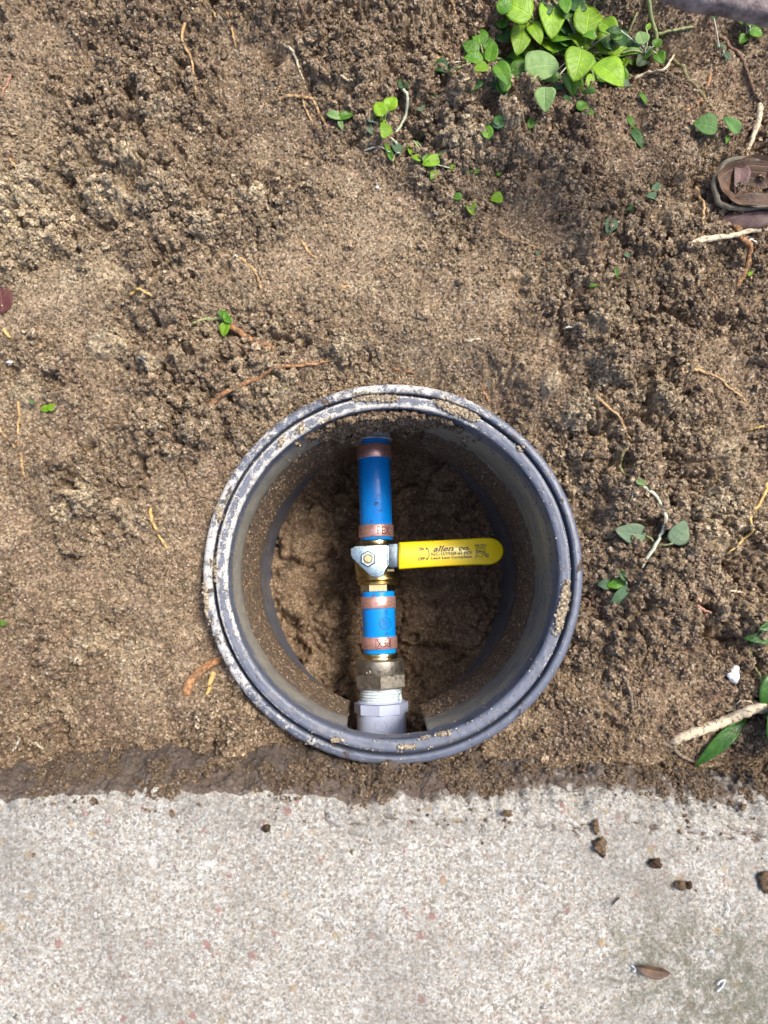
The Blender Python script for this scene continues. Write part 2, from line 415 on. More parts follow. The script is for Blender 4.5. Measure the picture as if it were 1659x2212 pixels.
for (a, b_, r_, ry_, dd_) in [(1180, 110, 250, 80, .034), (1420, 100, 120, 60, .022), (460, 20, 30, 40, .015), (590, 145, 26, 24, .014), (880, 285, 60, 60, .008), (930, 350, 60, 20, .008),
        (1000, 500, 26, 40, .012), (1085, 380, 60, 14, .009), (1420, 410, 40, 20, .009), (1340, 470, 40, 20, .006), (1375, 290, 22, 60, .009), (1610, 180, 60, 90, .012), (1600, 70, 70, 50, .012),
        (560, 1060, 30, 100, .006), (1300, 1450, 60, 120, .005), (215, 360, 22, 24, .008), (205, 975, 14, 12, .010), (40, 810, 14, 30, .010), (1250, 1240, 16, 80, .004)]:
    Zs -= dd_ * gauss(a, b_, r_, ry=ry_)
tone = .38 * gauss(0, 500, 420, ry=420) + .22 * gauss(800, 600, 420) + .14 * gauss(1500, 950, 350) + .16 * gauss(300, 1300, 300)  # broad paler areas, strongest at the left
dry = np.clip(dry + tone * (.6 + .8 * fbm(X * 30, Y * 30, 14, 4)) * 1.0 + .5 * sstep(.62, .9, id1) * sstep(.1, .5, c1) * sstep(.5, .9, fbm(X * 25, Y * 25, 12, 2)) + .25 * (id3 > .8), 0, .95)
# towards the box the soil lies a little below the rim
dx, dy = X - BC.x, Y - BC.y; rr = np.hypot(dx, dy); ph = np.arctan2(dy, dx)
lvl = -.010 + .004 * np.sin(ph) - .003 * np.cos(ph)
k = 1 - sstep(.128, .165, rr)
Zs = np.where(rr < .166, Zs * (1 - .45 * k) + (lvl - .004) * k, Zs)
Zs = np.where(rr < .134, np.minimum(Zs, -.0045 - .25 * (.134 - rr)), Zs)
# towards the pavement
def slab_px(py_l, py_r): return at(0, py_l, .03), at(1659, py_r, .03)
E0, E1 = slab_px(1701, 1731)
edge_s = (E1.y - E0.y) / (E1.x - E0.x)
edgeY = lambda x: E0.y + edge_s * (x - E0.x)
dd = Y - edgeY(X)
Zs -= .012 * (1 - sstep(.004, .03, dd))
Zs -= .002
spill = sstep(.50, .68, fbm(X * 24, Y * 24, 210, 4)) * sstep(-.014, -.002, dd)
sface = np.clip(-.022 + (.013 - dd) / .018 * .052, -.03, .030)
Zs = np.where(dd < .012, np.maximum(Zs, (Zs * (1 - spill) + spill * (sface + .0005 + .003 * c3 + .002 * c4))), Zs)
keep = (rr > .1215) & (dd > -.016)
me = grid_mesh('soil', X, Y, Zs, keep, {'dry': dry})
o_soil = link('soil', me, M_SOIL); tag(o_soil, 'crumbly brown garden soil with lumps and cracks around the round valve box', None, None, 'structure')
def zsoil(x, y):
    fx = min(max((x - x0) / st, 0), X.shape[1] - 2); fy = min(max((y - y0) / st, 0), X.shape[0] - 2)
    return float(Zs[int(fy), int(fx)])
def zmax(x, y, r=.0015):
    return max(zsoil(x + a * r, y + b * r) for a in (-1, 0, 1) for b in (-1, 0, 1))
def zavg(x, y, r=.003):
    return sum(zsoil(x + a * r, y + b * r) for a in (-1, 0, 1) for b in (-1, 0, 1)) / 9
def gpt(px, py, dz=0.0, f=zavg):
    z = -.008
    for i in range(4):
        p = at(px, py, z); z = f(p.x, p.y) + dz
    return at(px, py, z)

# wider ground beyond the picture
n = 90
ux = np.linspace(-1, 1, n); UX, UY = np.meshgrid(ux, ux)
GX = np.sign(UX) * (np.abs(UX) ** 3) * 6 + UX * .3; GY = np.sign(UY) * (np.abs(UY) ** 3) * 6 + UY * .3 + .1
GZ = -.035 + (fbm(GX * 5, GY * 5, 5, 4) - .5) * .02 + (fbm(GX * 20, GY * 20, 6, 3) - .5) * .008 + .022 * sstep(.33, .5, np.maximum(np.abs(GX), np.abs(GY - .12) * 1.0))
inside = (np.abs(GX) < .31) & (GY > -.17) & (GY < .41)
far = link('ground', grid_mesh('ground', GX, GY, GZ, ~inside, {'dry': np.zeros_like(GX)}), M_SOIL)
tag(far, None, None, None, 'structure')

# ================================================================== CRUMBS (uncountable)
def crumb_cloud(name, pts, sizes, dryv, material, parent=None, label=None, cat=None):
    me = bpy.data.meshes.new(name)
    me.vertices.add(len(pts)); me.vertices.foreach_set('co', np.asarray(pts, np.float32).ravel())
    a = me.attributes.new('csize', 'FLOAT', 'POINT'); a.data.foreach_set('value', np.asarray(sizes, np.float32))
    a = me.attributes.new('dry', 'FLOAT', 'POINT'); a.data.foreach_set('value', np.asarray(dryv, np.float32))
    me.update()
    o = link(name, me, None, parent, False)
    g = bpy.data.node_groups.new(name + '_nodes', 'GeometryNodeTree')
    g.interface.new_socket('Geometry', in_out='INPUT', socket_type='NodeSocketGeometry')
    g.interface.new_socket('Geometry', in_out='OUTPUT', socket_type='NodeSocketGeometry')
    gi = g.nodes.new('NodeGroupInput'); go = g.nodes.new('NodeGroupOutput')
    ic = g.nodes.new('GeometryNodeMeshIcoSphere'); ic.inputs['Radius'].default_value = 1; ic.inputs['Subdivisions'].default_value = 2
    sp = g.nodes.new('GeometryNodeSetPosition')
    ns = g.nodes.new('ShaderNodeTexNoise'); ns.inputs['Scale'].default_value = 1.7; ns.inputs['Detail'].default_value = 3
    vs = g.nodes.new('ShaderNodeVectorMath'); vs.operation = 'SUBTRACT'; vs.inputs[1].default_value = (.5, .5, .5)
    vm = g.nodes.new('ShaderNodeVectorMath'); vm.operation = 'SCALE'; vm.inputs['Scale'].default_value = 3.0
    g.links.new(ns.outputs['Color'], vs.inputs[0]); g.links.new(vs.outputs[0], vm.inputs[0]); g.links.new(vm.outputs[0], sp.inputs['Offset'])
    g.links.new(ic.outputs[0], sp.inputs['Geometry'])
    sm_ = g.nodes.new('GeometryNodeSetMaterial'); sm_.inputs['Material'].default_value = material
    g.links.new(sp.outputs[0], sm_.inputs[0])
    ip = g.nodes.new('GeometryNodeInstanceOnPoints')
    g.links.new(gi.outputs[0], ip.inputs['Points']); g.links.new(sm_.outputs[0], ip.inputs['Instance'])
    rr_ = g.nodes.new('FunctionNodeRandomValue'); rr_.data_type = 'FLOAT_VECTOR'; rr_.inputs[1].default_value = (6.28, 6.28, 6.28)
    g.links.new(rr_.outputs[0], ip.inputs['Rotation'])
    na = g.nodes.new('GeometryNodeInputNamedAttribute'); na.data_type = 'FLOAT'; na.inputs['Name'].default_value = 'csize'
    rs = g.nodes.new('FunctionNodeRandomValue'); rs.data_type = 'FLOAT_VECTOR'; rs.inputs[0].default_value = (.7, .6, .6); rs.inputs[1].default_value = (1.35, 1.2, 1.1); rs.inputs['Seed'].default_value = 9
    vv = g.nodes.new('ShaderNodeVectorMath'); vv.operation = 'SCALE'
    g.links.new(rs.outputs[0], vv.inputs[0]); g.links.new(na.outputs[0], vv.inputs['Scale']); g.links.new(vv.outputs[0], ip.inputs['Scale'])
    g.links.new(ip.outputs[0], go.inputs[0])
    md = o.modifiers.new('scatter', 'NODES'); md.node_group = g
    me.materials.append(material)
    tag(o, label, cat, None, 'stuff')
    return o
N = 430000
cx = RNG.uniform(x0 + .01, x1 - .01, N); cy = RNG.uniform(y0 + .01, y1 - .01, N)
ii = ((cy - y0) / st).astype(int); jj = ((cx - x0) / st).astype(int)
ro = rough[ii, jj]; rc = np.hypot(cx - BC.x, cy - BC.y); de = cy - (E0.y + edge_s * (cx - E0.x))
clump = fbm(cx * 70, cy * 70, 21, 3)
ok = (RNG.uniform(0, 1, N) < np.clip(.08 + .62 * ro, 0, 1) * sstep(.3, .6, clump)) & (rc > .1285) & (de > .003)
cx, cy, ii, jj, ro = cx[ok], cy[ok], ii[ok], jj[ok], ro[ok]
sz = .00062 + .0013 * RNG.uniform(0, 1, len(cx)) ** 3.2 * (.4 + ro)
big = RNG.uniform(0, 1, len(cx)) < .012
sz = np.where(big, RNG.uniform(.0018, .0034, len(cx)), sz)
crumb_cloud('soil_crumbs', np.stack([cx, cy, Zs[ii, jj] + sz * .35], -1), sz, np.clip(dry[ii, jj] + .25 * (RNG.uniform(0, 1, len(cx)) > .8), 0, 1), M_CRUMB, None,
            'loose crumbs of brown soil strewn over the ground', 'soil crumbs')

SPILL = True
# ================================================================== PAVEMENT
nx = 700; L_face, L_top = .05, .30
sarr = np.concatenate([np.linspace(0, L_face, 70), L_face + np.linspace(0, 1, 300)[1:] ** 1.0 * .235, L_face + .235 + np.linspace(0, 1, 20)[1:] ** 2 * 2.0])
xs = np.concatenate([-.33 - (np.linspace(1, 0, 14) ** 2 * 2.5)[:-1], np.linspace(-.33, .33, nx), .33 + (np.linspace(0, 1, 14) ** 2 * 2.5)[1:]])
SX, SS = np.meshgrid(xs, sarr)
rc_ = .007
# profile: rises from the soil, turns over a worn arris, runs away flat
yy = np.zeros_like(SS); zz = np.zeros_like(SS)
fc = SS < L_face
zface = -.022 + SS / L_face * .052
inward = -.005 * sstep(.55, 1, SS / L_face) ** 1.0 + .013 * (1 - SS / L_face)
yy = np.where(fc, inward, -.005 - (SS - L_face)); zz = np.where(fc, zface, .030)
# round the arris
t_ = np.clip(1 - np.abs(SS - L_face) / .010, 0, 1); zz = zz - .0022 * t_ ** 2
wob = (fbm(SX * 14, SX * 0 + 3, 15, 4) - .5) * .012 + (fbm(SX * 90, SX * 0 + 8, 18, 4) - .5) * .0055 + (fbm(SX * 60, SS * 60, 16, 3) - .5) * .004 * np.exp(-((SS - L_face) / .02) ** 2)
nn = (fbm(SX * 95, SS * 95, 17, 4) - .5)
gr, gid = clods(SX, SS, .0030, 610, .3); gr2, _ = clods(SX, SS, .0075, 620, .4)
facem = np.exp(-(np.clip(SS - L_face, 0, 1) / .008) ** 2) * 1.0
amp = .35 + 1.6 * facem
zz = zz + np.where(fc, 0, 1) * (nn * .0018 * (1 + 2 * facem) + gr * .0005 * amp)
yy = yy + np.where(fc, 1, .4 * facem) * (nn * .005 + gr * .0022 + gr2 * .0035)
YY = edgeY(SX) + yy + wob
# worn step along the right half
px_ = SX
stepm = sstep(.0, .06, SX) * (1 - facem * 0)
zz = zz - .009 * np.exp(-((SS - L_face + .003) / .007) ** 2) * sstep(.02, .1, SX)
crk = np.abs(SS - (L_face + .008 + .009 * (fbm(SX * 22, SX * 0, 33, 3) - .5))) / (.0008 + .003 * fbm(SX * 60, SS * 200, 36, 2))
crm = sstep(.72, .95, 1 - np.abs(fbm(SX * 55, YY * 160, 35, 4) * 2 - 1) * 2.5) * np.exp(-((SS - L_face - .012) / .009) ** 2) * sstep(-.12, -.03, SX)
zz -= .0014 * crm
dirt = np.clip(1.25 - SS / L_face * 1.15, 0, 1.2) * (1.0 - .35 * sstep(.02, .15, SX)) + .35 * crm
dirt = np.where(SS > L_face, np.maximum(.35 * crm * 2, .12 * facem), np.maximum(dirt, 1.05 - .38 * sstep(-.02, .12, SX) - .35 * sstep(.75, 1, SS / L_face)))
mc = at(1470, 2110, .03); mc2 = at(1330, 1990, .03); mc3 = at(1659, 2150, .03)
moss_dark = .7 * np.exp(-((SX - mc.x) / .060) ** 2 - ((YY - mc.y) / .042) ** 2) + .35 * np.exp(-((SX - mc2.x) / .05) ** 2 - ((YY - mc2.y) / .03) ** 2) + .5 * np.exp(-((SX - mc3.x) / .04) ** 2 - ((YY - mc3.y) / .05) ** 2) + .30 * sstep(-.05, .25, SX) + .25 * sstep(-.2, -.3, YY) + .28 * facem * sstep(.0, .1, np.abs(SX - .0))  # moss patches, plus a darker tone towards the bottom and right
slab = link('pavement', grid_mesh('pavement', SX, YY, zz, None, {'dirt': dirt, 'moss_dark': moss_dark}), M_CONC)
slab.data.flip_normals()
tag(slab, 'pale speckled concrete slab with a worn dirty edge along the soil', None, None, 'structure')
from mathutils.bvhtree import BVHTree
bvh = BVHTree.FromPolygons([tuple(v.co) for v in slab.data.vertices], [tuple(p_.vertices) for p_ in slab.data.polygons])
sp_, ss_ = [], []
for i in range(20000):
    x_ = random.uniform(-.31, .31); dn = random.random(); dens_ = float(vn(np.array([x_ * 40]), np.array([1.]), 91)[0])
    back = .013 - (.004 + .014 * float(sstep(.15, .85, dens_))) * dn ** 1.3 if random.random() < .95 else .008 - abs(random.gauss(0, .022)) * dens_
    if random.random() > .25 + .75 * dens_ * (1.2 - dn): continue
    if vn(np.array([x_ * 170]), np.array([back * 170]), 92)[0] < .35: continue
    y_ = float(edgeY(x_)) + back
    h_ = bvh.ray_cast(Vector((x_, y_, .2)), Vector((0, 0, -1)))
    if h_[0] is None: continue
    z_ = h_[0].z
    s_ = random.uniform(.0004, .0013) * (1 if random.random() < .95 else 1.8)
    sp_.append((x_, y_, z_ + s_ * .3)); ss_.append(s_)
crumb_cloud('spilled_soil', sp_, ss_, RNG.uniform(0, .25, len(sp_)), M_SHADED, None, 'loose soil crumbs spilled along the edge of the pavement', 'soil crumbs')

# ================================================================== VALVE BOX
box = root('valve_box', (BC.x, BC.y, 0), 'round dark plastic valve box sunk in the soil, its double rim dusted with mud', 'valve box')
SEG = 720
phi = np.linspace(0, 2 * np.pi, SEG, endpoint=False)
def zedge(ph):
    e = -.222 + .105 * np.abs(np.sin(ph)) ** 2.6
    for sgn, wd in ((1, .029), (-1, .0275)):
        xx = .110 * np.cos(ph) - (-.010 if sgn > 0 else -.004)
        on = (np.sin(ph) * sgn > 0)
        arch = 1 - sstep(wd - .0015, wd + (.010 if sgn > 0 else .002), np.abs(xx + .0015 * np.sin(xx * 900)))
        e = np.where(on, e * (1 - arch) + (-.016) * arch, e)
    return e
def spun(name, prof, material, parent, attrs_f, wob=.0):
    pr = np.array(prof); PH, RRR = np.meshgrid(phi, pr[:, 0]); _, ZZZ = np.meshgrid(phi, pr[:, 1])
    wv = 1 + wob * (fbm(np.cos(PH) * 3 + 5, np.sin(PH) * 3 + 5, 3, 3) - .5)
    RRR = RRR * wv + (fbm(PH * 40, ZZZ * 300 + RRR * 300, 9, 3) - .5) * .0003
    me = grid_mesh(name, RRR * np.cos(PH), RRR * np.sin(PH), ZZZ + (fbm(PH * 30, RRR * 400, 19, 3) - .5) * .0005, None, attrs_f(PH, RRR, ZZZ), True)
    return link(name, me, material, parent)
def dens(prof, k=4):
    out = []
    for a, b_ in zip(prof[:-1], prof[1:]):
        for i in range(k): out.append((a[0] + (b_[0] - a[0]) * i / k, a[1] + (b_[1] - a[1]) * i / k))
    out.append(prof[-1]); return out
def dust_out(PH, RR, ZZ):
    left = sstep(-.2, .9, -np.cos(PH)) ; topv = sstep(-.1, 1, np.sin(PH))
    d = .20 + .32 * np.maximum(left, topv * .9) * (1 - .55 * sstep(.3, 1, np.cos(PH)))
    d = d + .3 * (fbm(PH * 3, PH * 0, 2, 3) - .5) - .5 * sstep(-.0018, -.004, ZZ) * (RR < .1215)
    return {'dust': d, 'cake': .22 + .5 * np.clip(fbm(PH * 5, PH * 0, 6, 2) - .5, 0, 1), 'film': .15 + 0 * PH}
spun('outer_rim', dens([(.1235, -.045), (.1237, -.014), (.1262, -.011), (.1268, -.004), (.1262, -.0014), (.1250, -.0002), (.1222, .0004), (.1208, -.0002), (.1203, -.0015), (.1202, -.008), (.1185, -.0085)], 3), M_BOX, box, dust_out, .006)
def dust_in(PH, RR, ZZ):
    a = dust_out(PH, RR, ZZ)
    edge = np.exp(-((RR - .1112) / .0012) ** 2)
    edge2 = np.exp(-((RR - .1172) / .0006) ** 2)
    lefttop = sstep(-.3, .8, np.cos(PH - 2.3))
    a['dust'] = .10 + .30 * lefttop + .30 * edge * (.4 + .6 * lefttop) + .32 * edge2 + .22 * (fbm(PH * 4, PH * 0 + 7, 2, 3) - .5)
    a['cake'] = a['cake'] * 0 + .08
    return a
spun('inner_rim', dens([(.1188, -.012), (.1184, -.002), (.1178, -.0004), (.1166, .0002), (.1120, -.0003), (.1108, -.0009), (.1101, -.0022), (.1100, -.0032)], 4), M_BOX, box, dust_in, .006)
# the wall: inner face, lower edge, outer face
rows_in = np.linspace(0, 1, 90); rows_out = np.linspace(1, 0, 12)
ze = zedge(phi)
def rin(z, PH):
    led = sstep(-.010, -.036, z) * (1 - sstep(-.040 - .012 * (np.cos(PH) + 1) / 2, -.046 - .02 * (np.cos(PH) + 1) / 2, z))
    return .1100 - .0022 * led * (sstep(-.9, .3, -np.cos(PH)) * .5 + .5)
PHi, Ti = np.meshgrid(phi, rows_in); ZEi = np.broadcast_to(ze, PHi.shape); Zi = -.003 + Ti * (ZEi + .003)
cakeb = sstep(-.045 - .018 * (np.cos(PHi) + 1) / 2, -.052 - .022 * (np.cos(PHi) + 1) / 2, Zi) * (1 - sstep(-.12, -.16, Zi))
Ri = rin(Zi, PHi) - cakeb * .0016 * clods(PHi * .11, Zi, .004, 800)[0] + (fbm(PHi * 12, Zi * 60, 40, 3) - .5) * .0012
PHo, To = np.meshgrid(phi, rows_out); ZEo = np.broadcast_to(ze, PHo.shape); Zo = -.003 + To * (ZEo + .003); Ro = .1132 + 0 * Zo
WR = np.concatenate([Ri, Ro]); WP = np.concatenate([PHi, PHo]); WZ = np.concatenate([Zi, Zo])
kz = (np.cos(WP) + 1) / 2
film = sstep(-.006, -.024, WZ) * (1 - sstep(-.046 - .02 * kz, -.052 - .024 * kz, WZ)) * (.92 - .36 * kz) + .30 * (1 - sstep(-.0, -.02, WZ)) * 0
film = film + .30 * sstep(-.11, -.15, WZ)
cake = np.concatenate([cakeb, 0 * Ro]) * .78 + .30 * sstep(-.10, -.14, WZ) * (1 - .5 * sstep(-.17, -.2, WZ))
dustw = .06 + .16 * np.exp(-((WZ + .003) / .004) ** 2) + .12 * (1 - sstep(-.02, -.05, WZ)) * (1 - kz)
wall = link('wall', grid_mesh('wall', WR * np.cos(WP), WR * np.sin(WP), WZ, None, {'dust': dustw, 'cake': cake, 'film': film}, True), M_BOX, box)
for oo in box.children: oo.data.flip_normals() if oo.name.startswith('wall') else None

# sand and dried mud lying on the rim and clinging to the wall
pts, szs = [], []
def ring_pt(px, py, z=.0006):
    p = at(px, py, z); return p.x - BC.x, p.y - BC.y
def patch(px, py, rx, ry, n, rot=0, lo=.0004, hi=.0010, z=.0006):
    for i in range(n):
        a, b_ = random.gauss(0, .42) * rx, random.gauss(0, .42) * ry
        u = a * math.cos(rot) - b_ * math.sin(rot); v = a * math.sin(rot) + b_ * math.cos(rot)
        x_, y_ = ring_pt(px + u, py + v); r_ = math.hypot(x_, y_)
        if r_ < .1098 or r_ > .127 : continue
        zz_ = z if (r_ > .1205 or r_ < .1182) else -.004
        pts.append((x_, y_, zz_ + random.random() * .0012)); szs.append(random.uniform(lo, hi))
patch(790, 858, 26, 9, 330); patch(838, 861, 20, 7, 200); patch(985, 884, 42, 11, 900, .42, z=.001); patch(1020, 900, 14, 9, 260)
patch(960, 872, 24, 8, 200, .3); patch(1214, 1315, 50, 9, 900, -1.35, z=.001); patch(1222, 1275, 18, 7, 200, 1.5)
patch(912, 1587, 18, 8, 260); patch(885, 1586, 10, 5, 60); patch(950, 1583, 18, 5, 120); patch(700, 915, 16, 6, 130, -.7); patch(650, 925, 12, 6, 90, -.9); patch(608, 955, 14, 5, 70, -1)
patch(473, 1108, 16, 6, 170, 1.5); patch(462, 1230, 26, 6, 120, 1.5); patch(446, 1300, 40, 4, 140, 1.5); patch(1125, 967, 8, 6, 50); patch(726, 1598, 12, 4, 60); patch(880, 1612, 20, 5, 60)
for i in range(1500):
    a = random.uniform(0, 2 * math.pi); wgt = .35 + .65 * (max(0, math.cos(a - 2.5)))
    if random.random() > wgt: continue
    r_ = random.choice([.1104 + abs(random.gauss(0, .0012)), random.uniform(.1205, .1262), random.uniform(.1105, .1178), .1176 + random.gauss(0, .0004)])
    pts.append((r_ * math.cos(a), r_ * math.sin(a), .0003 + .0004 * random.random() if not .1182 < r_ < .1203 else -.006)); szs.append(random.uniform(.00018, .0005))
for i in range(6000):
    a = random.uniform(0, 2 * math.pi); e = float(zedge(np.array([a]))[0])
    kk = (math.cos(a) + 1) / 2; z_ = random.uniform(-.05 - .02 * kk, -.135) if random.random() < .82 else random.uniform(-.005, -.05)
    if z_ < e + .002: continue
    pts.append(((.1093) * math.cos(a), .1093 * math.sin(a), z_)); szs.append(random.uniform(.0004, .0011) if z_ < -.05 else random.uniform(.0002, .0004))
nlump = 0
while nlump < 1500:
    a = math.pi / 2 + .09 + random.gauss(0, .22); z_ = -.006 - abs(random.gauss(0, .035))
    lim = .05 + .02 * math.sin(a * 14)
    if z_ < -lim and abs(a - math.pi / 2 - .09) > .2: continue
    if z_ < -.11 or (z_ < -.055 and abs(a - math.pi / 2 - .06) < .16): continue
    r_ = .1085 - .004 * random.random() * math.exp(-((a - math.pi / 2 - .09) / .25) ** 2)
    pts.append((r_ * math.cos(a), r_ * math.sin(a), z_)); szs.append(random.uniform(.0006, .0020) * (1 if random.random() < .8 else 1.5)); nlump += 1
dv = np.array([(.95 if s_ < .00052 else .55 + .4 * random.random()) if p[2] > -.005 else 0. for p, s_ in zip(pts, szs)])
M_SAND = soil_material('rim_sand', 'INSTANCER', True, dryc=(.62, .52, .37))
crumb_cloud('dried_mud', pts, szs, dv, M_SAND, box)

# ================================================================== INSIDE OF THE PIT
fs = .00095
fx = np.arange(-.17, .17, fs); FX, FY = np.meshgrid(fx, fx); FXW, FYW = FX + BC.x, FY + BC.y
fr = np.hypot(FX, FY)
f1, i1 = clods(FXW, FYW, .034, 900, .4, .8); f2, i2 = clods(FXW, FYW, .014, 910, .45, .85); f3, _ = clods(FXW, FYW, .006, 920, .4); f4, _ = clods(FXW, FYW, .0028, 930, .4)
mud = sstep(.45, .6, fbm(FXW * 22, FYW * 22, 71, 3))
FZ = -.236 + .020 * f1 + .011 * f2 * (1 - .4 * mud) + .0040 * f3 * (1 - .6 * mud) + .0010 * f4 + (fbm(FXW * 12, FYW * 12, 72, 3) - .5) * .02
ax0, ax1 = at(807.5, 960, -.150), at(824.5, 1560, -.150)
pxl = ax0.x + (FYW - ax0.y) * (ax1.x - ax0.x) / (ax1.y - ax0.y)
FZ -= .020 * np.exp(-((FXW - pxl + .012) / .020) ** 2)
FZ += .010 * np.exp(-((FX + .085) / .03) ** 2 - ((FY - .02) / .06) ** 2)
FZ += .014 * sstep(.104, .13, fr)
wetc = at(712, 1300, -.225); wet = .95 * np.exp(-((FXW - wetc.x) / .026) ** 2 - ((FYW - wetc.y) / .055) ** 2)
wetc = at(725, 1200, -.225); wet += .9 * np.exp(-((FXW - wetc.x) / .02) ** 2 - ((FYW - wetc.y) / .02) ** 2)
wetc = at(880, 1350, -.225); wet += .75 * np.exp(-((FXW - wetc.x) / .04) ** 2 - ((FYW - wetc.y) / .05) ** 2)
wet = np.clip(.4 * wet + .8 * sstep(.42, .55, wet * fbm(FXW * 90, FYW * 90, 73, 3)), 0, 1)
pud = sstep(.6, .85, wet) * sstep(.45, .6, fbm(FXW * 60, FYW * 60, 74, 2)); FZ = FZ * (1 - .0 * pud) - .001 * pud
me = grid_mesh('pit_floor', FX, FY, FZ, fr < .166, {'dry': .22 * (i2 > .6) * (1 - wet), 'wet': wet})
pf = link('pit_floor', me, M_PIT); pf.location = (BC.x, BC.y, 0); tag(pf, 'dark wet lumpy mud at the bottom of the valve box', None, None, 'structure')
# soil wall behind the plastic, bulging in through the upper opening
PW, ZW = np.meshgrid(np.linspace(0, 2 * np.pi, 1000, endpoint=False), np.linspace(-.24, -.008, 230))
topm = np.exp(-((PW - np.pi / 2 - .09) / .27) ** 4); botm = np.exp(-((PW - 1.5 * np.pi) / .45) ** 4)
w1, _ = clods(PW * .115, ZW, .022, 950, .45); w2, _ = clods(PW * .115, ZW, .009, 960, .4); w3, _ = clods(PW * .115, ZW, .0038, 970, .4); w4, _ = clods(PW * .115, ZW, .0018, 975, .4)
base = .1215 + .034 * botm * sstep(-.02, -.04, ZW) - .0035 * topm
bulge = topm * (sstep(-.165, -.10, ZW) * (1 - .6 * sstep(-.045, -.01, ZW)))
RW = base - bulge * (.0045 * w1 + .0002 + .0026 * w2 + .0020 * w3 + .001 * w4 + .006 * sstep(.3, 1, -np.sin((PW - np.pi / 2) * 9 + 1.2)) * sstep(-.13, -.09, ZW)) - (1 - topm) * .001 * w2
RW = np.where(topm < .06, np.maximum(RW, .1165), RW)
mc_ = np.exp(-((PW - np.pi / 2 - .06) / .15) ** 4) * sstep(-.055, -.08, ZW)
RW = RW * (1 - mc_) + .1235 * mc_
me = grid_mesh('pit_wall', RW * np.cos(PW), RW * np.sin(PW), ZW, None, {'dry': 0 * RW + .12, 'wet': .0 * RW}, True)
me.flip_normals()
pw = link('pit_wall', me, M_SOIL); pw.location = (BC.x, BC.y, 0); tag(pw, 'brown soil crumbling in through the upper opening of the valve box', None, None, 'structure')

# ================================================================== PIPE WITH VALVE
AZ = -.150
A0 = at(807.5, 960, AZ); A1 = at(824.5, 1560, AZ)
DIR = (A1 - A0).normalized(); SIDE = Vector((0, 0, 1)).cross(DIR).normalized(); SIDE = -SIDE if SIDE.x < 0 else SIDE
def sy(py):
    """distance along the pipe axis of picture row py (seen on the crown of the pipe)"""
    d = ray(815, py); t = (AZ + .008 - H) / d.z; return (d.y * t - A0.y) / DIR.y
def axp(s, ang, r):
    return A0 + DIR * s + SIDE * (r * math.sin(ang)) + Vector((0, 0, r * math.cos(ang)))
V0 = A0 + DIR * sy(1207)
asm = root('pipe_assembly', (V0.x, V0.y, AZ), 'blue water pipe with yellow handled valve, copper rings and white adapter inside the box', 'pipe')
def turned(name, prof, material, parent, seg=48, smooth=True, ang0=0.0, close=True):
    """a solid of revolution on the pipe axis: prof = [(picture row or s, radius)] given as s"""
    vs, fs_ = [], []
    for s, r in prof:
        for i in range(seg): vs.append(axp(s, ang0 + 2 * math.pi * i / seg, r))
    for j in range(len(prof) - 1):
        for i in range(seg):
            a = j * seg + i; b_ = j * seg + (i + 1) % seg
            fs_.append((a, b_, b_ + seg, a + seg))
    if close:
        fs_.append(tuple(range(seg))[::-1]); n0 = (len(prof) - 1) * seg; fs_.append(tuple(range(n0, n0 + seg)))
    o = mesh_obj(name, vs, fs_, material, parent, smooth)
    if smooth:
        o.data.set_sharp_from_angle(angle=R(40))
    return o
def metal(name, c, rough, c2, ns=200, bm=(900, .0001), met=1.0, streak=False):
    m, t, b = mat(name); p = pos(t)
    if streak:
        mp = nd(t, 'ShaderNodeMapping'); mp.inputs['Scale'].default_value = (.12, 1, .12); L(t, p, mp.inputs[0]); q = mp.outputs[0]
    else: q = p
    n = noise(t, q, ns, 5, .65, .4)
    L(t, mix(t, ramp(t, n, [(.35, 0.), (.65, 1.)]), c2, c), b.inputs['Base Color'])
    b.inputs['Metallic'].default_value = met
    L(t, ramp(t, noise(t, q, ns * 2.5, 4, .6), [(.3, rough * .75), (.7, rough * 1.35)]), b.inputs['Roughness'])
    bump(t, noise(t, q, bm[0], 4, .6), b, bm[1]); return m
M_COPPER = metal('copper', (.98, .60, .53), .30, (.76, .40, .35), 900, (1500, .00008), met=.72, streak=True)
M_COPPERD = metal('copper_stamp', (.12, .05, .05), .6, (.16, .07, .07), 600, met=.3)
M_BRASS = metal('brass', (.58, .44, .18), .30, (.36, .27, .11), 260)
M_BRASSB = metal('brass_bright', (.80, .66, .36), .22, (.62, .48, .22), 300)
M_BROWNM = metal('tarnished_brass', (.50, .47, .41), .46, (.34, .315, .27), 180, (700, .00015))
M_ZINC = metal('zinc', (.50, .64, .68), .30, (.38, .48, .50), 340, (1200, .0001))
M_ZINC_SHADE = metal('zinc_shaded', (.16, .20, .24), .38, (.11, .14, .16), 340)  # same zinc, shade of the sloping neck put into the colour
def pipe_material():
    m, t, b = mat('blue_pipe'); p = pos(t)
    c = mix(t, noise(t, p, 90, 3, .5), (.0, .23, .80), (.004, .31, .92))
    mp = nd(t, 'ShaderNodeMapping'); mp.inputs['Scale'].default_value = (3, .35, 1); mp.inputs['Rotation'].default_value = (0, 0, .35); L(t, p, mp.inputs[0])
    sc = ramp(t, noise(t, mp.outputs[0], 330, 3, .5), [(.66, 0.), (.70, .35)])
    c = mix(t, sc, c, (.10, .38, .78))
    mudf = ramp(t, noise(t, p, 115, 6, .80, .3), [(.62, 0.), (.65, 1.)])
    c = mix(t, mudf, c, (.22, .16, .08))
    L(t, c, b.inputs['Base Color']); L(t, mix(t, mudf, .33, .85), b.inputs['Roughness'])
    bump(t, mth(t, 'ADD', mth(t, 'MULTIPLY', mudf, 2), mth(t, 'MULTIPLY', sc, -1)), b, .0003)
    b.inputs['Coat Weight'].default_value = .15
    return m
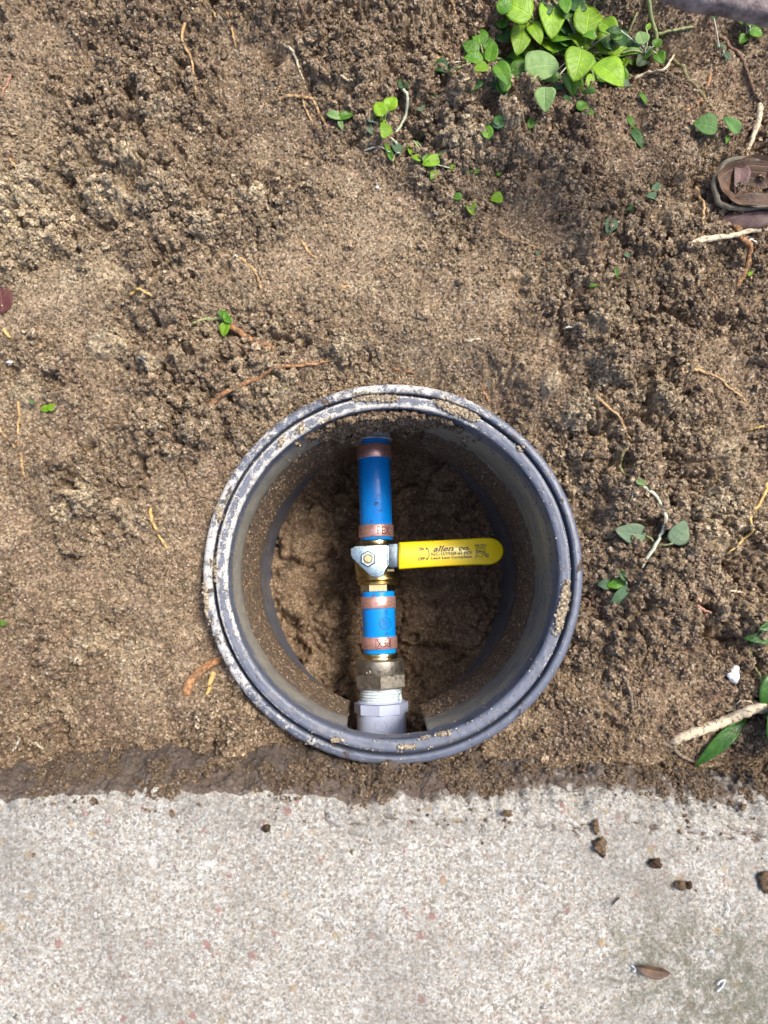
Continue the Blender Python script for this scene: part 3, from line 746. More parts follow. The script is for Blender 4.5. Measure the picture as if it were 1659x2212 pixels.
M_BLUE = pipe_material()
M_PVC = simple('white_pvc', (.50, .56, .74), .35, 0, .5, 120, .05, (600, .00008), None, .2)
M_PVCG = simple('grey_pvc', (.66, .67, .66), .5, 0, .5, 180, .3, (500, .0002), (.34, .31, .26))
M_PASTE = simple('thread_sealant', (.62, .70, .74), .55, 0, .5, 300, .12, (500, .0004))
M_VINYL = simple('yellow_vinyl', (.95, .71, .0), .30, 0, .5, 60, .05, (900, .00006), (.90, .65, .004), .2)
M_PRINT = simple('black_print', (.03, .035, .04), .5)
M_PRINTB = simple('dark_blue_print', (.005, .03, .11), .5)
M_BLACK = simple('dark_gap', (.02, .018, .015), .8)
pr = .0141
# incoming coupling under the soil
turned('coupling', [(sy(780), .0150), (sy(944), .0152), (sy(947), .0168), (sy(949), .0160), (sy(949), .012)], M_PVCG, asm)
turned('pipe', [(sy(948), .0130), (sy(949), pr - .0004), (sy(951), pr), (sy(1164.5), pr), (sy(1166), pr - .0005), (sy(1166), .012)], M_BLUE, asm)
def ring(a, b_):
    s0, s1 = sy(a), sy(b_); q = .0004; r0 = .0154
    return turned('crimp_ring', [(s0, pr - .0006), (s0, r0 - .0003), (s0 - q, r0), (s0 - (s0 - s1) * .5, r0 - .00015), (s1 + q, r0), (s1, r0 - .0003), (s1, pr - .0006)], M_COPPER, asm, 56, close=False)
if sy(1000) < sy(900): pass
def ring2(a, b_):
    s0, s1 = sorted((sy(a), sy(b_))); q = .0004; r0 = .0154
    return turned('crimp_ring', [(s0, pr - .0006), (s0, r0 - .0003), (s0 + q, r0), ((s0 + s1) / 2, r0 - .0002), (s1 - q, r0), (s1, r0 - .0003), (s1, pr - .0006)], M_COPPER, asm, 56, close=False)
rg1 = ring2(960, 989); rg2 = ring2(1133.5, 1160)
turned('pipe', [(sy(1278), .0120), (sy(1278), pr - .0005), (sy(1279.5), pr), (sy(1409), pr), (sy(1411), pr - .0005), (sy(1411), .012)], M_BLUE, asm)
rg3 = ring2(1289, 1314); rg4 = ring2(1376, 1402)
# valve body
turned('valve_neck', [(sy(1166), .0120), (sy(1168), .0138), (sy(1176), .0140), (sy(1180), .0150)], M_BRASSB, asm)
vb = turned('valve_body', [(sy(1172), .0100), (sy(1178), .0150), (sy(1186), .0180), (sy(1200), .0192), (sy(1220), .0194), (sy(1238), .0186), (sy(1243), .0176), (sy(1246), .0176), (sy(1247), .0184), (sy(1252), .0184), (sy(1253), .0176), (sy(1256), .0170), (sy(1258), .0176), (sy(1262), .0174), (sy(1264), .0140)], M_BRASS, asm)
turned('hex_flats', [(sy(1262), .0110), (sy(1262.5), .0148), (sy(1277), .0148), (sy(1279), .0130)], M_BRASSB, asm, 6, False, math.pi / 6)
# knurls on the packing shoulder
for i in range(4):
    c = axp(sy(1233), .48 + i * .10, .0190)
    kv = []
    for dx_ in (-.0005, .0005):
        for dy_ in (-.0010, .0010):
            for dz_ in (0, .0016): kv.append(c + SIDE * dx_ + DIR * dy_ + Vector((0, 0, dz_)))
    mesh_obj('knurl', kv, [(0, 1, 3, 2), (4, 6, 7, 5), (0, 4, 5, 1), (2, 3, 7, 6), (1, 5, 7, 3), (0, 2, 6, 4)], M_BRASSB, vb, False)
# fitting below
turned('barb_collar', [(sy(1409), .0120), (sy(1412), .0152), (sy(1413), .0160), (sy(1416), .0162), (sy(1417), .0154), (sy(1420), .0152), (sy(1424), .0158), (sy(1427), .0150)], M_BRASSB, asm)
turned('union_nut', [(sy(1424), .0150), (sy(1426), .0190), (sy(1428), .0201), (sy(1455), .0205), (sy(1457), .0200)], M_BROWNM, asm)
turned('union_hex', [(sy(1456), .0160), (sy(1456), .0222), (sy(1458), .0232), (sy(1484), .0232), (sy(1487), .0220), (sy(1487), .015)], M_BROWNM, asm, 6, False, 0)
thr = [(sy(1486), .0168)]
for i in range(5):
    a = 1489 + i * 6.0
    thr += [(sy(a), .0170), (sy(a + 2.2), .0179), (sy(a + 3.4), .0179), (sy(a + 5.6), .0169)]
turned('thread', thr, M_PASTE, asm)
turned('adapter_collar', [(sy(1515), .0160), (sy(1515.5), .0196), (sy(1518), .0206), (sy(1519), .0150)], M_PVC, asm)
turned('adapter_hex', [(sy(1519), .0150), (sy(1519.5), .0228), (sy(1541), .0230), (sy(1543), .0216), (sy(1543), .018)], M_PVC, asm, 8, False, math.pi / 8 + .32)
turned('adapter', [(sy(1540), .0180), (sy(1541), .0209), (sy(1660), .0212), (sy(1668), .0206), (sy(1668), .018)], M_PVC, asm)
# blob of sealant squeezed out at the right of the thread
bv, bf = [], []
cb = axp(sy(1511), 1.0, .0185)
for j in range(7):
    for i in range(10):
        th = math.pi * j / 6; f_ = 2 * math.pi * i / 10; q = .6 + .9 * random.random()
        bv.append(cb + Vector((math.sin(th) * math.cos(f_) * .0017 * q, math.sin(th) * math.sin(f_) * .0045 * q, math.cos(th) * .002 * q)))
for j in range(6):
    for i in range(10): bf.append((j * 10 + i, j * 10 + (i + 1) % 10, (j + 1) * 10 + (i + 1) % 10, (j + 1) * 10 + i))
mesh_obj('sealant_blob', bv, bf, M_PASTE, asm)

# lettering ---------------------------------------------------------
def text_mesh(txt, shear=0.0, bold=0.0):
    cu = bpy.data.curves.new('t', 'FONT'); cu.body = txt; cu.size = 1; cu.shear = shear; cu.offset = bold
    cu.align_x = 'LEFT'; cu.resolution_u = 3
    o = bpy.data.objects.new('t', cu); COL.objects.link(o)
    bpy.context.view_layer.update()
    dg = bpy.context.evaluated_depsgraph_get(); ev = o.evaluated_get(dg); me = ev.to_mesh()
    v = [tuple(p.co) for p in me.vertices]; f = [tuple(p.vertices) for p in me.polygons]
    ev.to_mesh_clear(); bpy.data.objects.remove(o); bpy.data.curves.remove(cu)
    xs_ = [p[0] for p in v]; ys_ = [p[1] for p in v]
    return v, f, min(xs_), max(xs_), min(ys_), max(ys_)
def flat_text(txt, A, B, hgt_px, z, material, parent, shear=0, name='lettering', bold=0.0):
    """write txt from pixel A to pixel B (baseline) at height z; hgt_px is the height of the glyphs"""
    v, f, a0, a1, b0, b1 = text_mesh(txt, shear, bold)
    P, Q = at(A[0], A[1], z), at(B[0], B[1], z); ex = (Q - P); ln = ex.length; ex.normalize()
    ey = Vector((-ex.y, ex.x, 0)); sc = hgt_px * (H - z) / FP / (b1 - b0)
    out = [P + ex * ((p[0] - a0) / (a1 - a0) * ln) + ey * ((p[1]) * sc) for p in v]
    return mesh_obj(name, out, f, material, parent, False)
def round_text(txt, s_c, ang_c, along, hgt, r, material, parent, up=(1, 0), wid=None, name='lettering'):
    """write on the pipe: 'up' = direction of the letters' tops as (axial, tangential)"""
    v, f, a0, a1, b0, b1 = text_mesh(txt, 0, .01)
    k_ = hgt / (b1 - b0); kx = (wid / (a1 - a0)) if wid else k_
    ca, cb_ = (a0 + a1) / 2, (b0 + b1) / 2
    ua, ut = up; ra, rt = ut, -ua            # reading direction, quarter turn from up
    if along < 0: ra, rt = -ra, -rt
    out = []
    for p in v:
        a = (p[0] - ca) * kx; b_ = (p[1] - cb_) * k_
        s = s_c + a * ra + b_ * ua; tng = a * rt + b_ * ut
        out.append(axp(s, ang_c + tng / r, r))
    return mesh_obj(name, out, f, material, parent, False)
ups = -1 if DIR.y < 0 else 1
def stroke(pts3, wd, material, parent, name='lettering'):
    """flat line drawn through points (already in space, horizontal)"""
    vs, fs_ = [], []
    for i, p in enumerate(pts3):
        a = pts3[max(0, i - 1)]; b_ = pts3[min(len(pts3) - 1, i + 1)]; d = (b_ - a).normalized(); n_ = Vector((-d.y, d.x, 0)) * wd / 2
        vs += [p + n_, p - n_]
    for i in range(len(pts3) - 1): fs_.append((2 * i, 2 * i + 1, 2 * i + 3, 2 * i + 2))
    return mesh_obj(name, vs, fs_, material, parent, False)
# PEX stamps on two rings (letters upright on the upper one, upside down on the lower one)
round_text('PEX', sy(1147), .44, 1, .0068, .01556, M_COPPERD, rg2, (ups, 0), .0118)
def outline_box(ringo, s_c, ang_c, ha, ht, r):
    q = .00045
    for (da0, da1, t0, t1) in ((-ha, -ha + q, -ht, ht), (ha - q, ha, -ht, ht), (-ha, ha, -ht, -ht + q), (-ha, ha, ht - q, ht)):
        vs, fs_ = [], []
        K = 6
        for i in range(K + 1):
            tt = t0 + (t1 - t0) * i / K
            vs += [axp(s_c + da0, ang_c + tt / r, r), axp(s_c + da1, ang_c + tt / r, r)]
        for i in range(K): fs_.append((2 * i, 2 * i + 1, 2 * i + 3, 2 * i + 2))
        mesh_obj('stamp_frame', vs, fs_, M_COPPERD, ringo, False)
round_text('PEX', sy(1389), .22, 1, .0062, .01556, M_COPPERD, rg4, (-ups, 0), .0120)
outline_box(rg4, sy(1389), .22, .0040, .0068, .01555)
M_COPPERL = metal('copper_polished', (.80, .50, .42), .22, (.70, .40, .32), 300)
# print on the lower blue pipe, turned a quarter
pip2 = [c for c in asm.children if c.name.startswith('pipe')][-1]
round_text('NSF', sy(1347), .40, 1, .0052, pr + .00012, M_PRINTB, pip2, (0, -1), .0075)
for k_ in range(1):
    vs, fs_ = [], []
    for i in range(29):
        a = 2 * math.pi * i / 28
        for q in (.0048, .0054): vs.append(axp(sy(1347) + math.cos(a) * q, .40 + math.sin(a) * q / pr, pr + .00012))
    for i in range(28): fs_.append((2 * i, 2 * i + 1, 2 * i + 3, 2 * i + 2))
    mesh_obj('lettering', vs, fs_, M_PRINTB, pip2, False)
round_text('ch', sy(1323), .46, 1, .0034, pr + .00012, M_PRINTB, pip2, (0, -1), .0042)
round_text('.5', sy(1371), .46, 1, .0034, pr + .00012, M_PRINTB, pip2, (0, -1), .0042)
# raised open ring on the adapter and the round mark on the nut
vs, fs_ = [], []
adp = [c for c in asm.children if c.name.startswith('adapter')][-1]
for i in range(23):
    a = math.pi * .5 * ups + .5 + (2 * math.pi - .8) * i / 22
    for q, e in ((.0042, .0), (.0044, .00035), (.0048, .00035), (.0050, .0)): vs.append(axp(sy(1562) + math.sin(a) * q, -.03 + math.cos(a) * q / .0212, .02112 + e))
for i in range(22):
    for j in range(3): fs_.append((4 * i + j, 4 * i + j + 1, 4 * i + j + 5, 4 * i + j + 4))
mesh_obj('raised_mark', vs, fs_, M_PVC, adp)
vs, fs_ = [], []
for i in range(17):
    a = 2 * math.pi * i / 16
    for q, e in ((.0012, .0), (.0014, .0003), (.0019, .0003), (.0021, .0)): vs.append(axp(sy(1449) + math.sin(a) * q, -.52 + math.cos(a) * q / .0205, .02045 + e))
for i in range(16):
    for j in range(3): fs_.append((4 * i + j, 4 * i + j + 1, 4 * i + j + 5, 4 * i + j + 4))
mesh_obj('raised_mark', vs, fs_, M_BROWNM, [c for c in asm.children if c.name.startswith('union_nut')][0])

# handle ------------------------------------------------------------
def offset_poly(pts2, d):
    n_ = len(pts2); out = []
    for i in range(n_):
        a, b_, c = pts2[i - 1], pts2[i], pts2[(i + 1) % n_]
        d1 = (b_ - a).normalized(); d2 = (c - b_).normalized()
        n1 = Vector((-d1.y, d1.x)); n2 = Vector((-d2.y, d2.x)); m_ = (n1 + n2)
        m_ = m_ / max(.35, m_.length_squared / 2) if m_.length > 1e-6 else n1
        out.append(b_ + m_ * d)
    return out
def slab_solid(name, px_pts, z0_, z1_, bev, material, parent, zfun=None):
    """a plate cut to an outline (pixels, seen at its top), with rounded edges"""
    P = [at(a, b_, z1_) for a, b_ in px_pts]; p2 = [Vector((p.x, p.y)) for p in P]
    area = sum(p2[i - 1].x * p2[i].y - p2[i].x * p2[i - 1].y for i in range(len(p2)))
    if area < 0: p2 = p2[::-1]
    lay = [(bev, z0_), (0, z0_ + bev), (0, z1_ - bev), (bev * .3, z1_ - bev * .3), (bev, z1_)]
    vs, fs_ = [], []
    n_ = len(p2)
    for ins, z_ in lay:
        for q in offset_poly(p2, ins): vs.append(Vector((q.x, q.y, z_ + (zfun(q.x, q.y) if zfun else 0))))
    for j in range(len(lay) - 1):
        for i in range(n_): fs_.append((j * n_ + i, j * n_ + (i + 1) % n_, (j + 1) * n_ + (i + 1) % n_, (j + 1) * n_ + i))
    fs_.append(tuple(range(n_))[::-1]); k0 = (len(lay) - 1) * n_; fs_.append(tuple(range(k0, k0 + n_)))
    o = mesh_obj(name, vs, fs_, material, parent); o.data.set_sharp_from_angle(angle=R(50)); return o
HZ = -.118
# valve stem housing under the plate
sc0 = at(795, 1207, HZ - .003)
def post(name, c, r, z0_, z1_, material, parent, seg=32, bev=.0004, ang=0, smooth=True):
    vs, fs_ = [], []
    lay = [(r, z0_), (r, z1_ - bev), (r - bev, z1_)]
    for rr_, z_ in lay:
        for i in range(seg): a = ang + 2 * math.pi * i / seg; vs.append(Vector((c.x + rr_ * math.cos(a), c.y + rr_ * math.sin(a), z_)))
    for j in range(2):
        for i in range(seg): fs_.append((j * seg + i, j * seg + (i + 1) % seg, (j + 1) * seg + (i + 1) % seg, (j + 1) * seg + i))
    fs_.append(tuple(range(2 * seg, 3 * seg))); fs_.append(tuple(range(seg))[::-1])
    o = mesh_obj(name, vs, fs_, material, parent, smooth)
    if smooth: o.data.set_sharp_from_angle(angle=R(40))
    return o
post('stem_housing', sc0, .0095, AZ + .012, HZ - .0032, M_BRASS, asm)
hd = slab_solid('handle', [(757, 1185), (768, 1179.5), (800, 1178), (836, 1177), (839, 1181), (839, 1222), (833, 1230), (829.5, 1240), (826, 1245), (817, 1247), (804, 1246), (797, 1241), (778, 1222), (761, 1206), (758, 1200)], HZ - .0026, HZ, .0005, M_ZINC, asm)
slab_solid('handle_neck', [(835, 1177), (841, 1174.5), (870, 1173), (870, 1226), (848, 1227), (840, 1226), (836, 1218)], HZ - .0030, HZ + .0006, .0008, M_ZINC_SHADE, hd)
slab_solid('fold', [(836, 1178.5), (839.5, 1178), (840.5, 1222), (837, 1222)], HZ - .0006, HZ + .0009, .0004, M_ZINC, hd)
nc = at(795, 1207, HZ + .004)
post('nut_outline', nc, .0069, HZ - .0002, HZ + .0003, M_BLACK, hd, 6, .0001, R(90) , False)  # thin dark hexagon, slightly wider than the nut
post('nut', nc, .0064, HZ - .0002, HZ + .0036, M_ZINC, hd, 6, .0006, R(90), False)
post('stud_rim', nc, .0042, HZ, HZ + .0040, M_BROWNM, hd, 28, .0002)
post('stud', nc, .0035, HZ, HZ + .0052, M_BRASSB, hd, 28, .0006)
# vinyl grip with a rounded end
def arc_pts(cx_, cy_, rx_, ry_, a0_, a1_, n_, rot=0):
    out = []
    for i in range(n_):
        a = R(a0_ + (a1_ - a0_) * i / (n_ - 1)); u, v = rx_ * math.cos(a), -ry_ * math.sin(a)
        out.append((cx_ + u * math.cos(rot) + v * math.sin(rot), cy_ - u * math.sin(rot) + v * math.cos(rot)))
    return out
GZ0, GZ1 = HZ - .003, HZ + .0042
gp = [(861, 1229), (860.3, 1200), (861, 1172), (863, 1171.2), (900, 1169.2), (950, 1166.6), (1000, 1163.8), (1040, 1161.4)] + arc_pts(1055, 1190.5, 33.5, 29.3, 88, -92, 22, R(2.5)) + [(1030, 1220), (980, 1222), (930, 1225), (890, 1227.5), (865, 1229.5)]
gr_ = slab_solid('grip', gp, GZ0, GZ1, .0016, M_VINYL, hd)
TZ = GZ1 + .0003
def zp(x_, y_): return (713.2 + x_ * .2381, 1141.1 + y_ * .2381)       # pixel of the close-up
def tx(t_, xa, ya, xb, yb, h_, **kw): return flat_text(t_, zp(xa, ya), zp(xb, yb), h_ * .2381, TZ, M_PRINT, gr_, **kw)
tx('ON', 803, 203, 852, 200, 30, bold=.03); tx('OFF', 797, 293, 862, 289, 30, bold=.03)
tx('allen', 935, 211, 1122, 203, 50, shear=.35, bold=.018); tx('co.', 1168, 202, 1268, 197, 32, shear=.35, bold=.018)
tx('IGC-157/NSF-61 PEX', 917, 248, 1290, 235, 30, bold=.02); tx('Lead Law Compliant', 917, 282, 1290, 266, 30, bold=.02)
tx('AB1953', 1308, 167, 1418, 163, 22, bold=.02); tx('C', 1312, 267, 1332, 266, 20, bold=.02)
def zs(pts_, wd): return stroke([at(*zp(a, b_), TZ) for a, b_ in pts_], wd * .2381 * (H - TZ) / FP, M_PRINT, gr_)
zs([(872 + 26 * math.sin(R(a)), 232 - 50 * math.cos(R(a))) for a in range(8, 173, 12)], 6)
for (ax_, ay_, s_) in ((864, 176, 1), (868, 286, -1)):
    mesh_obj('lettering', [at(*zp(ax_, ay_), TZ), at(*zp(ax_ + 22, ay_ + 2 * s_), TZ), at(*zp(ax_ + 9, ay_ + 22 * s_), TZ)], [(0, 1, 2)], M_PRINT, gr_, False)
# serifs of the italic name
for (a, b_) in ((952, 212), (990, 210), (1020, 209), (1086, 206), (1112, 205), (1000, 164), (1032, 162)): zs([(a - 9, b_), (a + 9, b_ - 1)], 4)
# shield with letters
zs([(1324, 178), (1405, 172), (1406, 215), (1398, 240), (1367, 266), (1337, 245), (1326, 220), (1324, 178)], 5)
zs([(1326, 196), (1405, 222)], 4); zs([(1326, 184), (1404, 206)], 0.1); zs([(1327, 214), (1395, 238)], 4); zs([(1340, 178), (1404, 197)], 4)
flat_text('UPC', zp(1332, 211), zp(1396, 229), 19 * .2381, TZ + .0001, M_PRINT, gr_, bold=.03)
cc = (1423, 246)
zs([(cc[0] + 16 * math.cos(R(a)), cc[1] + 16 * math.sin(R(a))) for a in range(0, 361, 20)], 5); tx('R', 1416, 256, 1431, 255, 20, bold=.04)

# ================================================================== ROOTS AND STEMS
def smooth_path(P, n_):
    out = []
    for i in range(len(P) - 1):
        p0 = P[max(0, i - 1)]; p1 = P[i]; p2 = P[i + 1]; p3 = P[min(len(P) - 1, i + 2)]
        for k_ in range(n_):
            t_ = k_ / n_
            out.append(.5 * ((2 * p1) + (-p0 + p2) * t_ + (2 * p0 - 5 * p1 + 4 * p2 - p3) * t_ ** 2 + (-p0 + 3 * p1 - 3 * p2 + p3) * t_ ** 3))
    out.append(P[-1].copy()); return out
def tube(path, radii, seg=8, rough_=.0):
    vs, fs_ = [], []
    up = Vector((0, 0, 1))
    for i, p in enumerate(path):
        d = (path[min(i + 1, len(path) - 1)] - path[max(0, i - 1)]).normalized()
        s_ = d.cross(up); s_ = s_.normalized() if s_.length > 1e-4 else Vector((1, 0, 0)); u_ = s_.cross(d)
        for k_ in range(seg):
            a = 2 * math.pi * k_ / seg; r_ = radii[i] * (1 + rough_ * (random.random() - .5))
            vs.append(p + s_ * math.cos(a) * r_ + u_ * math.sin(a) * r_)
    for i in range(len(path) - 1):
        for k_ in range(seg): fs_.append((i * seg + k_, i * seg + (k_ + 1) % seg, (i + 1) * seg + (k_ + 1) % seg, (i + 1) * seg + k_))
    fs_.append(tuple(range(seg))[::-1]); n0 = (len(path) - 1) * seg; fs_.append(tuple(range(n0, n0 + seg)))
    return vs, fs_
def root_tube(pts_, wpx, taper=.6, bury=(1, 1), lift=.35, f=zavg, wig=1.0, z=None):
    P = []
    for i, (a, b_) in enumerate(pts_):
        if z is not None: p = at(a, b_, z[i] if isinstance(z, (list, tuple)) else z)
        else: p = gpt(a, b_, wpx * .000306 * lift, f)
        P.append(p)
    path = smooth_path(P, max(4, int(26 / max(1, len(P) - 1))))
    n_ = len(path); rad = []
    for i in range(n_):
        t_ = i / (n_ - 1)
        r_ = wpx * .000185 * (1 - (1 - taper) * t_) * (.88 + .24 * random.random())
        if t_ < .04 or t_ > .96: r_ *= .6
        rad.append(r_)
        if z is None:
            g = zmax(path[i].x, path[i].y, .001)
            path[i].z = g
            path[i] += Vector((random.gauss(0, 1), random.gauss(0, 1), random.gauss(0, .6))) * .00025 * wig
            path[i].z -= .0035 * (bury[0] * max(0, 1 - t_ / .12) + bury[1] * max(0, 1 - (1 - t_) / .12))
    if z is None:
        zz_ = [p.z for p in path]
        zz_ = [max(zz_[max(0, i - 1):i + 2]) for i in range(n_)]
        for i in range(n_):
            q_ = zz_[max(0, i - 2):i + 3]; dip = float(vn(np.array([path[i].x * 90]), np.array([path[i].y * 90]), 131)[0])
            path[i].z = sum(q_) / len(q_) + rad[i] * (lift * .8 - .2) - (.0022 * float(sstep(.6, .85, dip)) if lift < .6 else 0)
    return tube(path, rad, 8, .22), path
def add_root(pts_, w_, m_, label, cat='root', name='root', branches=(), **kw):
    (vs, fs_), path = root_tube(pts_, w_, **kw)
    c = path[0].copy()
    if branches:
        r_ = root(name, c, label, cat, 'roots and twigs lying in the soil')
        mesh_obj('main_root', vs, fs_, MR[m_], r_)
        for bp, bw in branches:
            (v2, f2), _ = root_tube(bp, bw, bury=(0, 1))
            mesh_obj('branch', v2, f2, MR[m_], r_)
        return r_
    o = mesh_obj(name, vs, fs_, MR[m_], None, True, c)
    return tag(o, label, cat, 'roots and twigs lying in the soil')
T = [
 ([(432,4),(445,20),(458,33),(469,44)], 7, 'tan', 'short tan rootlet beside the black hole at the top edge, upper left'),
 ([(489,22),(497,48),(504,76),(509,102)], 6, 'tan', 'straight tan rootlet pointing down from the top edge, right of the black hole'),
 ([(415,22),(397,66),(396,95),(414,130),(420,170),(424,211)], 6, 'tan', 'long kinked tan root hanging down from the top edge, upper left'),
 ([(242,180),(262,178),(277,166)], 5, 'tan', 'short curved yellowish rootlet above the large pale clod at upper left'),
 ([(27,154),(14,186),(2,218)], 5, 'pink', 'thin pinkish rootlet at the left edge near the top corner'),
 ([(13,332),(38,366),(69,407)], 6, 'tan', 'slanting half buried tan root at the left edge, level with the dead curled leaf'),
 ([(505,556),(530,562),(548,584),(559,606),(566,631)], 7, 'tan', 'hooked tan root with a white tip, above the orange root'),
 ([(586,578),(606,557),(625,548),(647,541)], 6, 'grey', 'grey brown crusted rootlet just right of the hooked tan root'),
 ([(650,518),(662,538),(672,550),(686,558)], 6, 'tan', 'short tan rootlet sloping down, upper end of the crusted rootlet'),
 ([(733,633),(745,620),(770,609),(797,598),(824,584),(841,563)], 6, 'tan', 'curved tan root rising to the right in the flat middle soil'),
 ([(880,651),(905,640),(926,625)], 4, 'grey', 'faint thin grey rootlet right of the curved tan root'),
 ([(492,705),(514,716),(540,733),(566,742),(596,754)], 14, 'orange', 'thick orange root running down from the small green seedling'),
 ([(446,884),(470,866),(500,848),(540,829),(569,813),(597,797),(630,793),(660,790),(708,781)], 9, 'orange', 'long orange brown root arching above the upper left of the box rim'),
 ([(846,796),(866,799),(897,806)], 7, 'orange', 'short orange root just above the top of the box rim'),
 ([(614,99),(632,112),(640,130),(648,152),(656,172),(659,190)], 6, 'pale', 'pale knotted root above the branched root, upper middle'),
 ([(722,117),(735,116),(748,117)], 6, 'yellow', 'short level yellow root stub, top middle'),
 ([(736,171),(748,175),(762,184)], 5, 'pale', 'short pale root stub below the level yellow stub'),
 ([(944,82),(934,104),(920,130)], 5, 'tan', 'thin tan rootlet leaning left, left of the leafy plant'),
 ([(936,116),(950,129),(967,142),(985,155),(1003,167)], 8, 'tan', 'tan root crossing over the small dark leaves at the left of the leafy plant'),
 ([(640,330),(690,343),(752,349)], 4, 'brown', 'thin dark brown rootlet lying left of the three leaf seedling'),
 ([(968,-2),(976,14),(984,32)], 6, 'tan', 'short tan rootlet at the top edge, left of the leafy plant'),
 ([(1068,499),(1085,507),(1101,514),(1130,525),(1166,538)], 5, 'tan', 'thin tan root sloping right, below the loose yellow green leaves'),
 ([(1008,738),(1034,732),(1062,728)], 6, 'pale', 'flat pale straw splinter on the smooth soil above the box, right of centre'),
 ([(1214,714),(1230,709),(1248,704)], 4, 'white', 'small white straw splinter right of the flat pale one'),
 ([(1390,683),(1404,690),(1418,699)], 5, 'pale', 'small pale splinter among clods at right, level with the orange root'),
 ([(1034,820),(1042,838),(1048,852),(1058,873)], 5, 'orange', 'thin orange rootlet running down to the top right of the rim'),
 ([(1481,534),(1500,527),(1520,520),(1555,516),(1590,510),(1625,503),(1668,492)], 14, 'pale', 'thick pale root running level to the right edge below the dead curled leaf'),
 ([(1584,486),(1592,502),(1600,520),(1614,541),(1615,565),(1606,592),(1592,618)], 12, 'orange', 'bright orange root bending down from under the dead curled leaf'),
 ([(1500,408),(1508,439),(1512,475),(1515,512)], 6, 'tan', 'slim upright tan rootlet left of the dead curled leaf'),
 ([(1458,822),(1478,806),(1500,802),(1526,806),(1550,816),(1572,836),(1590,850),(1606,862),(1622,880)], 6, 'tan', 'long arching tan root in the clods at the right, above the trailing seedling'),
 ([(1285,854),(1300,870),(1315,884),(1330,900),(1344,921),(1362,951)], 6, 'tan', 'wavy tan root sloping down to the right beside the top right of the rim'),
 ([(1608,523),(1634,525),(1668,521)], 4, 'white', 'thin whitish rootlet under the thick pale root at the right edge'),
 ([(1644,222),(1641,240),(1636,262),(1627,289),(1620,310),(1612,338)], 13, 'pale', 'thick pale root slanting down at the right edge above the dead curled leaf'),
 ([(1550,66),(1566,90),(1585,106),(1604,126),(1612,155),(1624,185),(1640,222)], 8, 'brown', 'brown crusted root running down the right side below the grey plank'),
 ([(1366,170),(1390,167),(1412,162),(1432,155),(1446,134),(1462,110)], 7, 'pale', 'pale kinked root at the lower right of the leafy plant'),
 ([(1451,134),(1470,150),(1485,166),(1500,185),(1515,202),(1531,216),(1548,238)], 9, 'olive', 'olive green stem slanting down right of the leafy plant'),
 ([(1478,242),(1500,227),(1519,212)], 8, 'orange', 'orange root tip left of the olive stem'),
 ([(1521,205),(1529,182),(1536,156)], 8, 'orange', 'orange root tip right of the olive stem'),
 ([(1664,1030),(1656,1055),(1645,1081),(1632,1100),(1618,1119),(1615,1140),(1614,1156),(1598,1172),(1568,1195)], 7, 'yellow', 'long yellowish root stepping down from the right edge beside the trailing seedling'),
 ([(1552,1268),(1568,1276),(1585,1277),(1603,1281)], 5, 'pale', 'small pale forked rootlet right of the lower seedling'),
 ([(1500,1306),(1516,1318),(1532,1325)], 5, 'pink', 'small pinkish rootlet below the pale forked one at right'),
 ([(1430,1602),(1448,1612),(1470,1632),(1492,1642),(1516,1656)], 9, 'grey', 'crusted brown root crossing the end of the thick twig, bottom right'),
 ([(1342,1438),(1349,1464),(1360,1494),(1366,1529),(1367,1572)], 8, 'grey', 'grey brown crusted root running down, left of the white pebble'),
 ([(323,1096),(328,1118),(334,1138),(350,1166),(360,1187)], 7, 'yellow', 'yellow tan root left of the box, slanting down to the right'),
 ([(400,1500),(406,1478),(423,1458),(440,1443),(456,1434),(474,1424),(492,1416)], 19, 'orange', 'thickest orange root running under the lower left of the rim'),
 ([(461,1452),(455,1475),(446,1506)], 10, 'yellow', 'yellowish side root hanging below the thickest orange root'),
 ([(424,1533),(426,1544),(430,1558)], 6, 'white', 'small white root stub below the thickest orange root'),
 ([(46,1589),(41,1605),(25,1624)], 6, 'white', 'white rootlet in the lower left corner of the soil'),
 ([(78,1603),(90,1608),(104,1616)], 5, 'pale', 'pale rootlet right of the white one in the lower left corner'),
 ([(37,862),(41,885),(42,905),(39,930),(40,966)], 6, 'tan', 'upright tan root at the left edge, level with the top of the box'),
 ([(-4,924),(16,946),(37,972)], 6, 'tan', 'slanting tan root meeting the upright one at the left edge'),
 ([(45,976),(49,1000),(53,1032)], 6, 'tan', 'tan root continuing down below the junction at the left edge'),
 ([(284,638),(298,631),(314,633),(332,641)], 6, 'yellow', 'bent yellow root stub left of the small green seedling'),
 ([(350,669),(376,683),(402,695)], 5, 'pink', 'pinkish rootlet leading to the stem of the small green seedling'),
 ([(298,772),(310,779),(323,790)], 4, 'white', 'thin whitish rootlet beside the pale clod, left of the orange roots'),
 ([(6,712),(14,720),(23,729)], 7, 'yellow', 'stubby yellow root under the dark red leaf at the left edge'),
 ([(174,1012),(178,1024),(186,1038)], 6, 'tan', 'small tan root stub above the yellow clod, left'),
 ([(1652,640),(1660,652),(1668,662)], 7, 'yellow', 'yellow root tip at the right edge below the orange root'),
 ([(1650,922),(1630,926),(1612,930)], 5, 'yellow', 'level yellow rootlet at the right edge below the arching tan root'),
 ([(1306,938),(1296,944),(1286,950)], 4, 'tan', 'tiny tan rootlet left of the trailing seedling'),
 ([(1262,1330),(1275,1300),(1282,1280)], 5, 'brown', 'brown rootlet left of the lower seedling, beside the rim'),
 ([(700,1580),(714,1578),(722,1588)], 3, 'grey', 'hair thin grey rootlet under the bottom rim'),
]
for i, (p_, w_, m_, lb) in enumerate(T):
    if p_[0] == (700, 1580): continue
    add_root(p_, w_, m_, lb)
